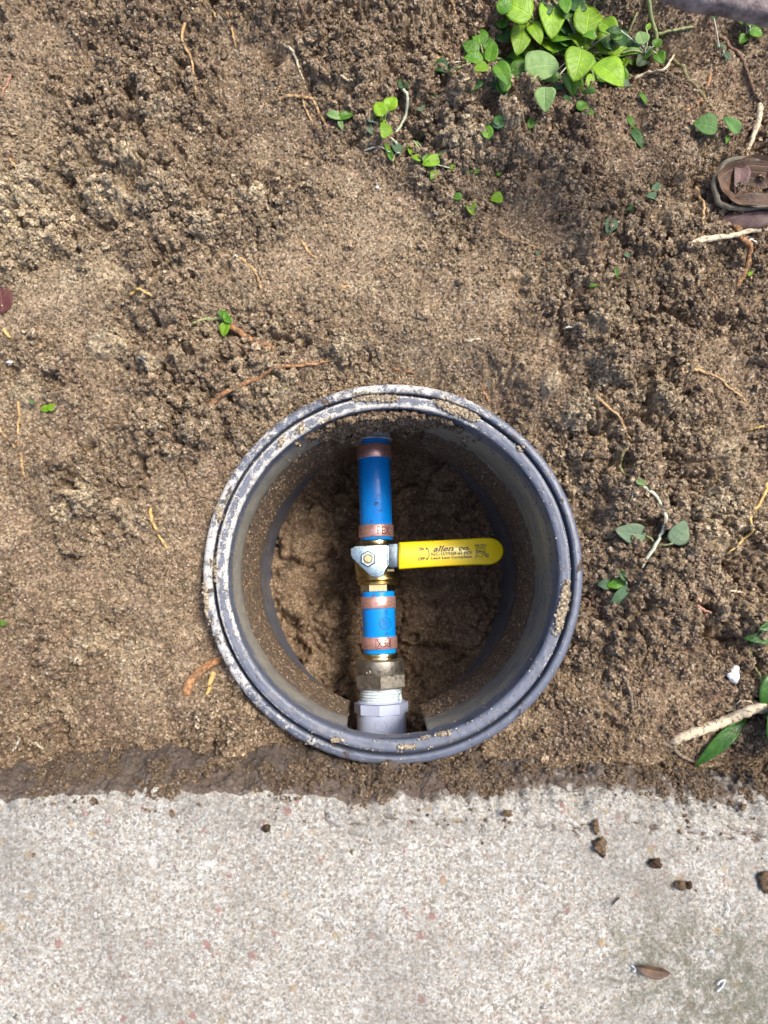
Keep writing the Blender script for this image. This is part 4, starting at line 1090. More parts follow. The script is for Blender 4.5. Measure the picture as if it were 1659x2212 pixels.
add_root([(556,194),(575,203),(592,211),(615,209),(640,210),(660,213),(675,218),(684,235),(694,254),(703,270),(710,286)], 8, 'tan', 'branched pale tan root, largest of the upper middle soil',
         branches=[([(590,210),(598,198),(607,185)], 5), ([(590,211),(583,222)], 4), ([(577,203),(581,188)], 4), ([(655,213),(657,228),(664,245),(676,265)], 5)])
add_root([(1453,1607),(1470,1597),(1502,1583),(1535,1571),(1564,1558),(1590,1544),(1616,1533),(1640,1527),(1668,1521)], 17, 'pale', 'thick sandy twig sloping up to the right edge, bottom right', 'twig', 'twig',
         branches=[([(1640,1524),(1600,1512),(1583,1526)], 2.5)], lift=.8, taper=1.1)

# roots on the floor of the pit
def pit_root(pts_, w_, m_, label):
    P = []
    for a, b_ in pts_:
        p = at(a, b_, -.212)
        for _ in range(3):
            i_ = int((p.y - BC.y + .17) / fs); j_ = int((p.x - BC.x + .17) / fs)
            p = at(a, b_, float(FZ[max(0, min(i_, FZ.shape[0] - 1)), max(0, min(j_, FZ.shape[1] - 1))]) + .001)
        P.append(p)
    path = smooth_path(P, 6); vs, fs_ = tube(path, [w_ * .00022 * (.85 + .3 * random.random()) for _ in path], 7, .2)
    tag(mesh_obj('root', vs, fs_, MR[m_], None, True, path[0].copy()), label, 'root', 'roots on the floor of the pit')
pit_root([(694,1405),(708,1408),(725,1420),(740,1438),(744,1455)], 5, 'brown', 'brown rootlet on the pit floor, lower left of the pipe')
pit_root([(1064,1225),(1073,1250),(1072,1290)], 5, 'grey', 'curved rootlet on the pit floor under the end of the yellow handle')
pit_root([(1040,1305),(1020,1320),(1010,1345),(996,1365)], 4, 'grey', 'thin rootlet on the pit floor, lower right of the handle')
pit_root([(870,1345),(888,1352),(893,1375),(897,1400)], 4, 'grey', 'thin kinked rootlet on the pit floor beside the lower blue pipe')
pit_root([(716,1322),(740,1320),(768,1318)], 5, 'brown', 'level brown rootlet on the pit floor left of the lower blue pipe')
pit_root([(887,1170),(897,1150),(910,1138)], 5, 'brown', 'brown rootlet on the pit floor just above the yellow handle')
pit_root([(704,1040),(708,1065),(706,1085)], 4, 'brown', 'upright rootlet on the pit floor, upper left of the pipe')

# ================================================================== LEAVES
def leaf_mesh(name, base, ang, ln, wd, material, parent, fold=.25, droop=.25, roll=0.0, z0_=None, shape=0, tilt=0.0, seed=None):
    rs = random.Random(seed if seed is not None else hash((round(base.x, 5), round(base.y, 5))) & 0xffff)
    nu, nv = 13, 8
    ex = Vector((math.cos(ang), math.sin(ang), 0)); ey = Vector((-math.sin(ang), math.cos(ang), 0)); ez = Vector((0, 0, 1))
    if roll:
        q = Quaternion(ex, roll); ey = q @ ey; ez = q @ ez
    if tilt:
        q = Quaternion(ey, -tilt); ex = q @ ex; ez = q @ ez
    top = []; uvs = []
    ph1, ph2 = rs.random() * 6, rs.random() * 6
    bend = rs.uniform(-.12, .12)
    for i in range(nu):
        u = i / (nu - 1)
        if shape == 0: wv = math.sin(math.pi * u ** .80) ** .62 * (1 - .22 * u)
        elif shape == 1: wv = math.sin(math.pi * u ** .95) ** .9
        else: wv = math.sin(math.pi * u ** .72) ** .5 * (1 - .15 * u)
        wv = max(wv, .02) * wd / 2 * (1.2 if shape != 1 else 1.1)
        for j in range(nv + 1):
            v = -1 + 2 * j / nv
            edge = .035 * wd * math.sin(u * 6 + ph1 + v * 2) * abs(v)
            lift = fold * abs(v) * wv - droop * ln * (u - .35) ** 2 + edge + .02 * wd * math.sin(u * 26) * (1 - abs(v))
            top.append(base + ex * (u * ln) + ey * (v * wv * (1 + .02 * math.sin(u * 13 + ph1)) + bend * ln * (u - .5) ** 2 ) + ez * lift); uvs.append((u, v))
    th = ez * -.00028
    nvt = len(top); vs = top + [p + th for p in top]
    fs_ = []
    for i in range(nu - 1):
        for j in range(nv):
            a = i * (nv + 1) + j; q = (a, a + nv + 1, a + nv + 2, a + 1)
            fs_.append(q); fs_.append(tuple(x + nvt for x in q[::-1]))
    rim = [i * (nv + 1) for i in range(nu)] + [(nu - 1) * (nv + 1) + j for j in range(1, nv + 1)] + [i * (nv + 1) + nv for i in range(nu - 2, -1, -1)] + [j for j in range(nv - 1, 0, -1)]
    for a, b_ in zip(rim, rim[1:] + rim[:1]): fs_.append((b_, a, a + nvt, b_ + nvt))
    o = mesh_obj(name, vs, fs_, material, parent, True, None if parent is not None else base)
    uvl = o.data.uv_layers.new(name='UVMap'); uu = uvs + uvs
    for lp in o.data.loops: uvl.data[lp.index].uv = uu[lp.vertex_index]
    return o
def sprig(label, node, leaves, zn=.006, cat='seedling', name='seedling', group='green seedlings in the soil', stem=None, stem_m='whitegreen', node_stem=True, extra=()):
    """leaves: (cx, cy, length, width, material, height, opt angle) in pixels; tips point away from the node"""
    nb = gpt(node[0], node[1], 0)
    r_ = root(name, nb, label, cat, group)
    for lf in leaves:
        cx_, cy_, ln, wd, m_, hz = lf[:6]; opt = lf[6] if len(lf) > 6 else None
        own = lf[7] if len(lf) > 7 else node
        a = R(opt) if opt is not None else math.atan2(-(cy_ - own[1]), cx_ - own[0])
        ln *= 1.22; wd *= 1.12; g = gpt(cx_, cy_, hz, zavg); sc = (H - g.z) / FP
        ex = Vector((math.cos(a), math.sin(a), 0)); base = g - ex * (ln * sc * .5)
        seed = int(cx_ * 7 + cy_ * 13)
        rs = random.Random(seed)
        sh = 1 if wd < ln * .5 else (2 if wd > ln * .85 else 0)
        leaf_mesh('leaf', base, a, ln * sc, wd * sc, ML[m_], r_, fold=rs.uniform(.08, .32), droop=rs.uniform(.1, .5), roll=rs.uniform(-.25, .25), shape=sh, tilt=rs.uniform(-.05, .2), seed=seed)
        nz = gpt(own[0], own[1], zn * .6)
        d = (base - nz)
        if node_stem and .003 < d.length < .05:
            midp = nz + d * .5 + Vector((rs.uniform(-1, 1), rs.uniform(-1, 1), 0)) * .001
            path = smooth_path([nz - Vector((0, 0, .004)), midp, base + ex * .0006], 4)
            vs, fs_ = tube(path, [.00045 if ln < 40 else .0007] * len(path), 6)
            mesh_obj('stem', vs, fs_, MR['green' if ln > 40 else stem_m], r_)
    for pp, w_, m_ in ([(stem, 6, stem_m)] if stem else []) + list(extra):
        (vs, fs_), _ = root_tube(pp, w_, lift=1.0, taper=.85)
        mesh_obj('stem', vs, fs_, MR[m_], r_)
    return r_
NA, NB_ = (1150, 52), (1262, 108)
_r = random.Random(3)
FILL = [(_r.uniform(1078, 1352), _r.uniform(5, 190), _r.uniform(26, 46), _r.choice(['mid', 'mid', 'dark', 'bright']), _r.random(), _r.uniform(0, 360)) for _ in range(58)]
sprig('largest leafy plant with broad bright green leaves at the top right', NB_, [
  (1213, 79, 52, 44, 'mid', .006, 200), (1204, 100, 42, 30, 'mid', .007, 230), (1117, 128, 52, 34, 'mid', .004, 200), (1283, 142, 54, 40, 'mid', .006, 300), (1276, 176, 34, 22, 'bright', .005, 250),
  (1233, 182, 46, 30, 'mid', .007, 290), (1180, 15, 40, 30, 'dark', .004, 60), (1222, 22, 40, 26, 'mid', .005, 100), (1207, 190, 26, 14, 'dark', .003, 200), (1273, 197, 26, 18, 'mid', .007, 200), (1203, 166, 18, 16, 'pale', .006, 220),
  (1119, 150, 27, 25, 'pale', .008, 200), (1124, 172, 15, 14, 'pale', .007, 30),
  (1114, 18, 72, 60, 'bright', .020, 155, NA), (1123, 85, 68, 42, 'bright', .018, 262, NA), (1157, 69, 48, 32, 'bright', .020, 295, NA), (1192, 38, 76, 54, 'bright', .024, 275, NA),
  (1253, 84, 52, 44, 'bright', .020, 130), (1271, 38, 78, 60, 'bright', .026, 82), (1318, 91, 60, 46, 'bright', .024, 15), (1316, 160, 72, 64, 'bright', .027, 318), (1250, 137, 68, 60, 'bright', .026, 258),
  (1171, 142, 68, 64, 'pale', .020, 10), (1177, 212, 50, 40, 'pale', .014, 270), (1340, 178, 40, 22, 'grey', .004, 340),
  *[(px_i, py_i, l_i, l_i * .8, k_i, .003 + .006 * h_i, a_i) for px_i, py_i, l_i, k_i, h_i, a_i in FILL]],
  cat='plant', name='leafy_plant', group='green plants at the top right', extra=[([(1150, 130), (1168, 175), (1140, 205)], 5, 'green'), ([(1225, 35), (1205, 12), (1190, -6)], 6, 'green')])
sprig('cluster of small dark green leaves just left of the largest leafy plant', (1050, 132), [
  (1015, 162, 44, 24, 'dark', .003, 190), (1024, 186, 36, 28, 'dark', .003, 230), (1068, 175, 30, 24, 'blue', .003, 280), (952, 142, 32, 26, 'dark', .004, 200), (968, 150, 40, 20, 'dark', .002, 190), (1098, 146, 42, 28, 'dark', .006, 300),
  (1035, 78, 38, 34, 'mid', .006, 100), (1017, 103, 36, 32, 'mid', .010, 150), (1053, 96, 34, 24, 'mid', .010, 130), (1062, 114, 40, 28, 'mid', .013, 75), (1023, 131, 40, 32, 'mid', .013, 170), (1038, 147, 34, 24, 'bright', .015, 200), (1086, 159, 50, 34, 'mid', .013, 300),
  (1085, 187, 26, 24, 'mid', .008, 60), (1088, 205, 20, 16, 'dark', .005, 250), (1078, 263, 28, 22, 'dark', .004, 300), (1046, 268, 24, 16, 'dark', .003, 200)],
  name='leafy_plant', cat='plant', group='green plants at the top right')
sprig('small dull leaves on a grey green vine stem at the right of the leafy plant', (1398, 108), [
  (1369, 38, 36, 18, 'grey', .010, 255, (1379, 27)), (1386, 79, 32, 28, 'pale', .010, 100), (1420, 94, 22, 20, 'mid', .010, 40), (1425, 126, 26, 24, 'mid', .009, 300), (1400, 112, 26, 18, 'mid', .008, 250), (1386, 131, 28, 26, 'grey', .008, 230),
  (1366, 114, 48, 16, 'mid', .008, 5), (1365, 130, 34, 18, 'mid', .006, 320), (1400, 58, 16, 10, 'bright', .008, 60), (1369, 96, 28, 22, 'dark', .004, 200), (1326, 66, 30, 16, 'dark', .003, 180)],
  name='vine', cat='plant', group='green plants at the top right', extra=[([(1300, 36), (1330, 34), (1362, 29), (1380, 27), (1403, 41), (1424, 60), (1434, 88)], 9, 'green'), ([(1424, 60), (1461, 62), (1500, 56)], 6, 'green'), ([(1372, 38), (1358, 66), (1345, 100)], 5, 'green')])
sprig('dim seedling under the grey plank at the top right corner', (1618, 66), [
  (1602, 42, 20, 18, 'mid', .006, 150), (1620, 44, 26, 20, 'mid', .008, 80), (1606, 83, 22, 20, 'mid', .006, 230), (1634, 70, 28, 24, 'mid', .007, 340), (1642, 50, 18, 14, 'dark', .005, 30)])
sprig('dark leaves at the foot of the brown crusted root, top right', (1562, 114), [(1556, 102, 20, 16, 'blue', .003, 120), (1571, 122, 18, 14, 'blue', .003, 300), (1540, 30, 22, 18, 'dark', .006, 100)])
sprig('three leaf bright seedling with a pale arched stem, left of the leafy plant', (830, 266), [
  (799, 256, 16, 12, 'grey', .004, 120), (797, 279, 28, 14, 'grey', .003, 300), (827, 258, 30, 11, 'bright', .007, 80), (820, 234, 33, 26, 'bright', .012, 110), (845, 223, 33, 28, 'bright', .013, 65), (832, 284, 34, 25, 'bright', .012, 255)],
  extra=[([(868, 196), (876, 215), (879, 236), (872, 262), (853, 284)], 6, 'whitegreen'), ([(845, 300), (856, 315), (864, 336)], 5, 'whitegreen'), ([(785, 326), (815, 321), (845, 330)], 3, 'whitegreen')])
sprig('bluish folded seedling below the three leaf seedling', (848, 330), [(856, 317, 30, 20, 'blue', .004, 120), (842, 333, 34, 12, 'mid', .004, 110), (836, 318, 22, 9, 'mid', .004, 100)])
sprig('jagged light green leaf crumpled beside the branched root', (734, 262), [(722, 250, 34, 18, 'pale', .005, 160), (746, 250, 34, 18, 'mid', .006, 20), (736, 268, 30, 10, 'pale', .005, 285)])
sprig('low bright seedling in the gap between clods, upper middle', (920, 345), [
  (890, 318, 30, 20, 'bright', .005, 260), (904, 316, 26, 14, 'mid', .005, 290), (903, 342, 26, 14, 'bright', .005, 170), (921, 341, 20, 14, 'mid', .006, 60), (931, 350, 36, 22, 'bright', .006, 200), (936, 376, 26, 14, 'bright', .004, 250), (952, 336, 30, 12, 'mid', .004, 60), (977, 361, 14, 10, 'bright', .004, 20), (962, 346, 14, 9, 'dark', .003, 300)],
  extra=[([(938, 322), (943, 338), (946, 352)], 5, 'whitegreen')])
def lone(px, py, ln, wd, m_, deg, label, hz=.003, **kw):
    g = gpt(px, py, hz, zavg); sc = (H - g.z) / FP; a = R(deg)
    base = g - Vector((math.cos(a), math.sin(a), 0)) * ln * sc * .5
    o = leaf_mesh('leaf', base, a, ln * sc, wd * sc, ML[m_], None, **kw)
    return tag(o, label, 'leaf', 'loose leaves on the soil')
lone(870, 180, 30, 24, 'dark', 95, 'small dark green leaf standing above the pale arched stem')
lone(903, 228, 36, 22, 'grey', 140, 'dusty grey green leaf right of the pale arched stem')
lone(931, 208, 26, 18, 'mid', 5, 'small green leaf tucked under soil above the dusty grey leaf')
lone(937, 206, 20, 12, 'dark', 60, 'dark leaf sliver behind the small tucked green leaf')
lone(923, 283, 20, 9, 'mid', 10, 'thin green leaf edge showing between clods, upper middle')
lone(1050, 281, 44, 26, 'mid', 110, 'glossy green leaf wedged between two clods below the plant cluster', .005)
lone(1078, 265, 32, 26, 'blue', 40, 'bluish green leaf half under a clod, right of the wedged leaf')
lone(1258, 228, 30, 24, 'mid', 20, 'rounded green leaf below the largest plant', .006)
lone(1274, 241, 24, 16, 'mid', 350, 'small green leaf under the rounded one below the largest plant', .004)
lone(1260, 254, 24, 18, 'blue', 270, 'grey blue leaf lowest of the three below the largest plant')
lone(1228, 220, 40, 14, 'dark', 300, 'narrow dark leaf left of the rounded leaf below the largest plant')
lone(1146, 264, 32, 14, 'mid', 80, 'upright narrow leaf in a crack below the lone pale leaf')
lone(1156, 268, 26, 12, 'dark', 50, 'dark narrow leaf right of the upright one in the crack')
lone(1391, 213, 36, 10, 'mid', 300, 'slender green leaf slanting below the vine')
lone(1362, 262, 34, 14, 'mid', 300, 'bright upper blade of the folded leaf in the dark gap, right')
lone(1378, 298, 54, 22, 'dark', 300, 'dark lower blade of the folded leaf in the dark gap, right')
lone(987, 425, 26, 16, 'mid', 190, 'folded green leaf left of the two yellow green leaves')
lone(1019, 451, 30, 23, 'bright', 285, 'oval yellow green leaf lying on bare soil')
lone(1073, 428, 30, 25, 'bright', 190, 'squarish yellow green leaf right of the oval one')
lone(1025, 370, 42, 12, 'mid', 10, 'half buried green leaf strip above the yellow green leaves')
lone(1078, 375, 13, 9, 'mid', 40, 'tiny green leaf tip right of the half buried strip')
lone(1417, 405, 38, 16, 'blue', 60, 'upper dark bluish leaf in the crack at right')
lone(1408, 423, 28, 16, 'blue', 170, 'round bluish leaf in the middle of the crack at right')
lone(1372, 445, 44, 14, 'dark', 205, 'lowest very dark leaf of the crack at right')
lone(1319, 487, 38, 28, 'blue', 245, 'notched blue green leaf lying left of the crack')
lone(1355, 551, 16, 10, 'blue', 330, 'tiny bluish leaf scrap below the notched leaf')
lone(1331, 586, 34, 9, 'mid', 285, 'thin green blade below the bluish scrap')
lone(1283, 616, 24, 7, 'mid', 10, 'thin green blade left of the others, right of centre')
lone(1161, 546, 10, 8, 'blue', 60, 'tiny round leaf scrap at the end of the thin tan root')
lone(1525, 270, 56, 50, 'speck', 165, 'broad leaf dotted with pale sand at the end of the olive stem', .007)
lone(1581, 268, 54, 30, 'speck', 125, 'narrower sand dotted leaf right of the broad dotted one', .008)
lone(1571, 300, 24, 9, 'mid', 260, 'small green shoot below the narrower sand dotted leaf')
lone(1650, 562, 14, 11, 'bright', 30, 'bright green scrap at the right edge beside the orange root')
lone(1622, 588, 22, 8, 'bright', 55, 'slim bright green scrap touching the orange root')
lone(97, 883, 22, 15, 'bright', 190, 'crumpled bright green leaf at the left, left half')
lone(112, 880, 20, 16, 'bright', 20, 'crumpled bright green leaf at the left, right half')
lone(68, 868, 14, 8, 'pale', 140, 'pale green scrap above the crumpled leaf at the left')
lone(8, 1346, 18, 11, 'mid', 20, 'green leaf tip at the left edge beside the smooth soil')
lone(3, 640, 80, 44, 'red', 100, 'dark red leaf half out of the picture at the left edge', .002, droop=.05, fold=.05)
lone(1375, 1373, 12, 9, 'grey', 30, 'grey green scrap near the right edge leaves') if False else None
sprig('small green seedling lying on the thick orange root', (484, 690), [
  (480, 680, 24, 11, 'mid', .007, 115), (488, 684, 26, 13, 'mid', .008, 100), (493, 692, 18, 14, 'mid', .007, 320), (485, 711, 27, 20, 'bright', .007, 262)], stem=[(412, 702), (440, 692), (465, 689), (484, 689)], stem_m='green')
sprig('trailing seedling with a long curved pale stem and two round leaves, right of the box', (1416, 1174), [
  (1363, 1152, 58, 38, 'grey', .008, 170), (1466, 1150, 48, 40, 'grey', .009, 60), (1385, 1042, 20, 12, 'pale', .006, 340, (1372, 1040))],
  extra=[([(1353, 966), (1338, 984), (1334, 1002), (1342, 1020), (1357, 1032), (1374, 1042)], 6, 'olive'), ([(1372, 1040), (1395, 1056), (1417, 1076), (1430, 1098), (1432, 1115), (1428, 1143), (1420, 1165), (1405, 1192), (1390, 1227)], 7, 'whitegreen'), ([(1368, 1042), (1367, 1060), (1365, 1078)], 3, 'whitegreen')])
sprig('four leaf dark seedling just below the trailing seedling', (1350, 1262), [
  (1345, 1243, 28, 13, 'dark', .005, 120), (1307, 1262, 24, 20, 'blue', .006, 180), (1332, 1261, 34, 20, 'mid', .007, 190), (1341, 1288, 48, 24, 'blue', .006, 232)],
  extra=[([(1334, 1228), (1350, 1248), (1362, 1262), (1372, 1256)], 3, 'grey')])
# large glossy leaves at the lower right edge
sprig('large glossy dark green leaves on a thin stem at the lower right edge', (1640, 1480), [
  (1560, 1600, 130, 26, 'glossy', .004, 222), (1668, 1498, 78, 46, 'glossy', .010, 250), (1690, 1582, 105, 84, 'glossy', .016, 260), (1648, 1378, 70, 24, 'glossy', .010, 180), (1668, 1352, 62, 22, 'glossy', .012, 190)],
  node_stem=False, name='shrub_branch', cat='shrub', extra=[([(1608, 1386), (1622, 1424), (1636, 1465), (1651, 1515)], 4, 'green')])

# dead curled leaf
dl = root('dead_leaf', gpt(1610, 420), 'curled brown and grey dead leaf at the right edge', 'leaf')
def band(name, path_px, zc, wz, material, lean=.5, wave=1.0):
    P = [at(a, b_, zc) for a, b_ in path_px]; path = smooth_path(P, 7); vs = []; fs_ = []; uvs = []
    K = 6
    for i, p in enumerate(path):
        d = (path[min(i + 1, len(path) - 1)] - path[max(0, i - 1)]).normalized(); n_ = Vector((-d.y, d.x, 0))
        for k_ in range(K + 1):
            t_ = k_ / K - .5
            w_ = wz * (.75 + .55 * (float(vn(np.array([i * .17]), np.array([2.]), 5)[0]) - .3) * wave)
            vs.append(p + n_ * (math.sin(t_ * 2.6) * w_ * lean + .002 * (float(vn(np.array([i * .23]), np.array([7.]), 6)[0]) - .5)) + Vector((0, 0, (math.cos(t_ * 2.6) - .5) * w_ * .7)))
            uvs.append((i / len(path), t_ * 2))
    n1 = len(vs); vs += [v - Vector((0, 0, .0004)) for v in vs]
    for i in range(len(path) - 1):
        for k_ in range(K):
            a = i * (K + 1) + k_; q = (a, a + 1, a + K + 2, a + K + 1); fs_ += [q, tuple(x + n1 for x in q[::-1])]
    o = mesh_obj(name, vs, fs_, material, dl)
    uvl = o.data.uv_layers.new(name='UVMap'); uu = uvs + uvs
    for lp in o.data.loops: uvl.data[lp.index].uv = uu[lp.vertex_index]
    return o
band('curled_edge', [(1690, 345), (1640, 342), (1600, 343), (1568, 352), (1550, 375), (1543, 405), (1552, 432), (1578, 447), (1610, 452), (1650, 446), (1690, 444)], .011, .0038, ML['deadgrey'])
def lf_part(name, px, py, ln, wd, m_, deg, z_, **kw):
    p = at(px, py, z_); sc = (H - z_) / FP; a = R(deg)
    return leaf_mesh(name, p - Vector((math.cos(a), math.sin(a), 0)) * ln * sc * .5, a, ln * sc, wd * sc, ML[m_], dl, **kw)
cupc = at(1640, 400, .010); sc = (H - .010) / FP
cv, cf, cu_ = [], [], []
NA_, NR_ = 60, 12
for j in range(NR_ + 1):
    t_ = j / NR_
    for i in range(NA_ + 1):
        a = R(20 + 320 * i / NA_); rad = 1 - .96 * t_
        fold_ = .16 * math.sin(a * 5 + 3 * t_) + .10 * math.sin(a * 11 + 1) + .25 * (float(vn(np.array([a * 2.2]), np.array([t_ * 3]), 8)[0]) - .5)
        x_ = math.cos(a) * 104 * sc * rad * (1 + .12 * fold_); y_ = math.sin(a) * 63 * sc * rad * (1 + .2 * fold_)
        cv.append(cupc + Vector((x_, y_, .005 - .014 * t_ ** .6 + .0045 * fold_ * math.sin(math.pi * min(1, t_ * 1.3))))); cu_.append((t_, -1 + 2 * i / NA_))
for j in range(NR_):
    for i in range(NA_): q = j * (NA_ + 1) + i; cf.append((q, q + 1, q + NA_ + 2, q + NA_ + 1))
co_ = mesh_obj('blade', cv, cf, ML['dead'], dl)
uvl = co_.data.uv_layers.new(name='UVMap')
for lp in co_.data.loops: uvl.data[lp.index].uv = cu_[lp.vertex_index]
lf_part('blade', 1600, 385, 84, 34, 'purple', 262, .009, fold=.35, droop=.3, shape=0)
lf_part('blade', 1622, 432, 90, 30, 'dead', 175, .010, fold=.4, droop=.3, shape=0)
lf_part('blade', 1618, 462, 120, 58, 'purple', 188, .008, fold=-.35, droop=.25, shape=0)
lf_part('blade', 1540, 440, 60, 26, 'dead', 290, .002, fold=.3, droop=.2, shape=1)

# pebbles and flecks
def pebble(px, py, wpx, hpx, material, label, rot=0, cat_clump=False, flat=.6, dz=.3, zf=None, n=1):
    g = at(px, py, zf) if zf is not None else gpt(px, py, wpx * .000306 * dz, zavg)
    rs = random.Random(int(px * 3 + py)); vs, fs_ = [], []; sc = (H - g.z) / FP
    NU, NV = 14, 9
    for j in range(NV + 1):
        th = math.pi * j / NV
        for i in range(NU):
            a = 2 * math.pi * i / NU; q = 1 + .22 * math.sin(3 * a + rs.random() * .8 + j) * math.sin(th) + (.26 if cat_clump else .12) * rs.uniform(-1, 1)
            x_ = math.sin(th) * math.cos(a) * wpx * sc / 2 * q; y_ = math.sin(th) * math.sin(a) * hpx * sc / 2 * q
            vs.append(g + Vector((x_ * math.cos(rot) - y_ * math.sin(rot), x_ * math.sin(rot) + y_ * math.cos(rot), math.cos(th) * wpx * sc / 2 * flat * q)))
    for j in range(NV):
        for i in range(NU): fs_.append((j * NU + i, (j + 1) * NU + i, (j + 1) * NU + (i + 1) % NU, j * NU + (i + 1) % NU))
    return vs, fs_, g
def add_pebble(px, py, w_, h_, m_, label, cat='pebble', name='pebble', group='small stones and scraps', **kw):
    vs, fs_, g = pebble(px, py, w_, h_, m_, label, cat_clump=(name == 'soil_clump'), **kw)
    return tag(mesh_obj(name, vs, fs_, m_, None, True, g), label, cat, group)
M_WHITE = simple('white_quartz', (.66, .68, .68), .45, 0, .5, 300, .12, (500, .0005))
M_GREYST = simple('grey_stone', (.26, .25, .28), .6, 0, .5, 200, .3, (500, .0005))
M_REDST = simple('reddish_stone', (.22, .12, .11), .7, 0, .5, 200, .3, (500, .0005))
M_CLUMP = simple('dark_clump', (.075, .048, .032), .95, 0, .15, 500, .5, (700, .003))
M_TANC = simple('tan_clump', (.26, .18, .11), .95, 0, .15, 600, .5, (700, .003), (.12, .08, .05))
add_pebble(1584, 1456, 27, 36, M_WHITE, 'round white quartz pebble near the lower right edge', flat=.8, rot=-.2, dz=.45)
add_pebble(509, 554, 10, 8, M_WHITE, 'white fleck at the tip of the hooked tan root')
add_pebble(1104, 396, 9, 9, M_WHITE, 'tiny white stone in the upper middle soil') if False else add_pebble(1104 - 0, 394, 8, 8, M_WHITE, 'tiny white stone above the thin tan root, upper right')
add_pebble(815, 405, 9, 8, M_WHITE, 'tiny white stone in the soil below the three leaf seedling')
add_pebble(21, 782, 15, 9, M_WHITE, 'pale chalky stone at the left edge below the dark red leaf')
add_pebble(708, 272, 16, 22, M_REDST, 'reddish bead beside the crumpled jagged leaf')
add_pebble(1492, 645, 10, 14, M_WHITE, 'pale chip below the thick pale root')
sl_ = [(170, 1695, 52, 20, M_GREYST, 'largest smooth grey stone set in the dirty pavement edge, left'), (545, 1716, 34, 16, M_GREYST, 'dark grey stone in the pavement edge left of the box'), (480, 1710, 28, 14, M_WHITE, 'pale stone in the pavement edge, left of the dark grey one'),
       (640, 1726, 26, 12, M_REDST, 'reddish stone in the pavement edge below the left of the box'), (860, 1735, 24, 13, M_REDST, 'reddish stone in the pavement edge below the pipe'), (1000, 1712, 22, 14, M_GREYST, 'small grey stone in the pavement edge below the right of the box'),
       (250, 1716, 30, 12, M_REDST, 'red brown stone in the pavement edge right of the largest grey stone'), (720, 1722, 20, 10, M_TANC, 'tan stone in the pavement edge below the left of the pipe')]
for a, b_, c_, d_, m_, lb in sl_: add_pebble(a, b_, c_, d_, m_, lb, zf=.012, flat=.5, cat='stone', name='stone')
# clumps and scraps on the pavement
add_pebble(575, 1790, 18, 15, M_CLUMP, 'small dark soil clump on the pavement, left', zf=.032, flat=.7, cat='soil clump', name='soil_clump', group='scraps on the pavement')
add_pebble(1297, 1828, 26, 36, M_TANC, 'largest tan soil clump on the pavement, right of centre', zf=.032, flat=.6, cat='soil clump', name='soil_clump', group='scraps on the pavement')
add_pebble(1287, 1786, 14, 30, M_TANC, 'narrow tan soil clump above the largest one on the pavement', zf=.032, flat=.6, cat='soil clump', name='soil_clump', group='scraps on the pavement')
add_pebble(1416, 1865, 24, 20, M_CLUMP, 'dark soil clump on the pavement between the tan clump and the pair', zf=.032, flat=.6, cat='soil clump', name='soil_clump', group='scraps on the pavement')
add_pebble(1470, 1912, 22, 18, M_TANC, 'tan clump, left one of the pair on the pavement', zf=.032, flat=.6, cat='soil clump', name='soil_clump', group='scraps on the pavement')
add_pebble(1488, 1912, 15, 15, M_CLUMP, 'dark clump, right one of the pair on the pavement', zf=.032, flat=.6, cat='soil clump', name='soil_clump', group='scraps on the pavement')
add_pebble(1655, 1905, 28, 44, M_TANC, 'brown clump at the right edge of the pavement', zf=.032, flat=.5, cat='soil clump', name='soil_clump', group='scraps on the pavement')
add_pebble(1096, 1757, 22, 14, M_TANC, 'tan crumb of soil on the rim of the pavement below the box', zf=.033, flat=.6, cat='soil clump', name='soil_clump', group='scraps on the pavement')
def slab_scrap(pts_, w_, m_, label):
    P = [at(a, b_, .0322) for a, b_ in pts_]; path = smooth_path(P, 5)
    vs, fs_ = tube(path, [w_ * .00009 * (.8 + .4 * random.random()) for _ in path], 7, .2)
    tag(mesh_obj('scrap', vs, fs_, m_, None, True, path[0].copy()), label, 'scrap', 'scraps on the pavement')
M_FLUFF = simple('white_fluff', (.55, .57, .60), .7)
slab_scrap([(1550, 2128), (1556, 2120), (1566, 2118), (1560, 2132), (1549, 2142)], 6, M_FLUFF, 'white curl of fluff on the mossy part of the pavement')
slab_scrap([(1364, 2086), (1372, 2092), (1370, 2100)], 5, M_FLUFF, 'small white shred left of the brown leaf on the pavement')
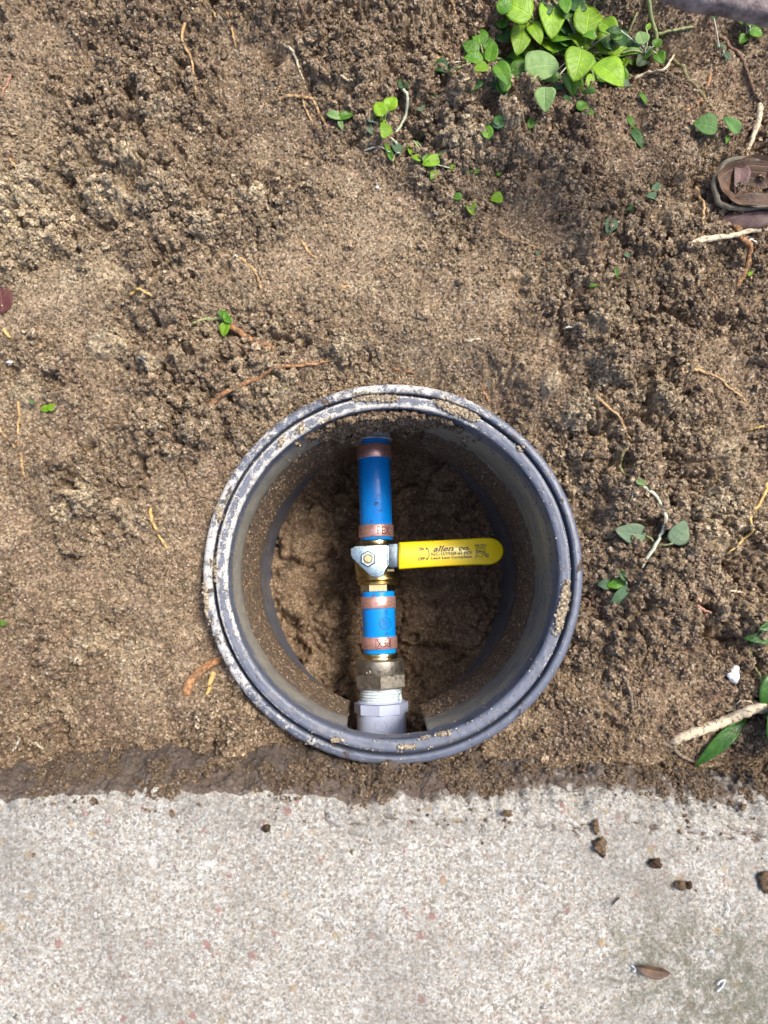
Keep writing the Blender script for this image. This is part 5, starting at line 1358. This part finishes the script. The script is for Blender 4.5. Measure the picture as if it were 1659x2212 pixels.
slab_scrap([(1570, 1950), (1575, 1965), (1568, 1976)], 5, M_FLUFF, 'small white shred below the pair of clumps on the pavement')
slab_scrap([(1533, 2058), (1538, 2052), (1541, 2060)], 4, M_FLUFF, 'tiny white shred above the brown leaf on the pavement')
slab_scrap([(1320, 1955), (1330, 1946), (1338, 1938)], 5, M_CLUMP, 'thin dark brown sliver on the pavement below the largest tan clump')
p = at(1420, 2096, .0335); sc = (H - .0335) / FP
tag(leaf_mesh('leaf', p - Vector((46 * sc, -8 * sc, 0)), R(-12), 76 * sc, 24 * sc, ML['dead'], None, fold=.8, droop=.1, shape=1), 'torn brown dead leaf on the mossy bottom right of the pavement', 'leaf', 'scraps on the pavement')

# weathered plank just inside the top right corner, close to the lens
def plank():
    z0_, z1_ = .138, .150
    a = at(1440, -30, z1_); b_ = at(1500, -6, z1_); c = at(1700, 34, z1_); d = at(1760, -160, z1_); e = at(1400, -160, z1_)
    poly = [a, b_, at(1580, 5, z1_), c, at(1800, 60, z1_), d, e]
    p2 = [Vector((q.x, q.y)) for q in poly]
    ar = sum(p2[i - 1].x * p2[i].y - p2[i].x * p2[i - 1].y for i in range(len(p2)))
    if ar < 0: p2 = p2[::-1]
    vs, fs_ = [], []; n_ = len(p2); lay = [(.002, z0_), (0, z0_ + .002), (0, z1_ - .003), (.001, z1_ - .001), (.003, z1_)]
    for ins, z_ in lay:
        for q in offset_poly(p2, ins): vs.append(Vector((q.x, q.y, z_)))
    for j in range(4):
        for i in range(n_): fs_.append((j * n_ + i, j * n_ + (i + 1) % n_, (j + 1) * n_ + (i + 1) % n_, (j + 1) * n_ + i))
    fs_.append(tuple(range(n_))[::-1]); fs_.append(tuple(range(4 * n_, 5 * n_)))
    m = simple('weathered_wood', (.36, .30, .29), .75, 0, .4, 160, .3, (500, .002), (.12, .09, .09))
    tag(mesh_obj('plank', vs, fs_, m, None, True, (p2[0].x, p2[0].y, z0_)), 'blurred pinkish grey weathered plank end in the top right corner', 'plank')
plank()
print('objects', len(bpy.data.objects))
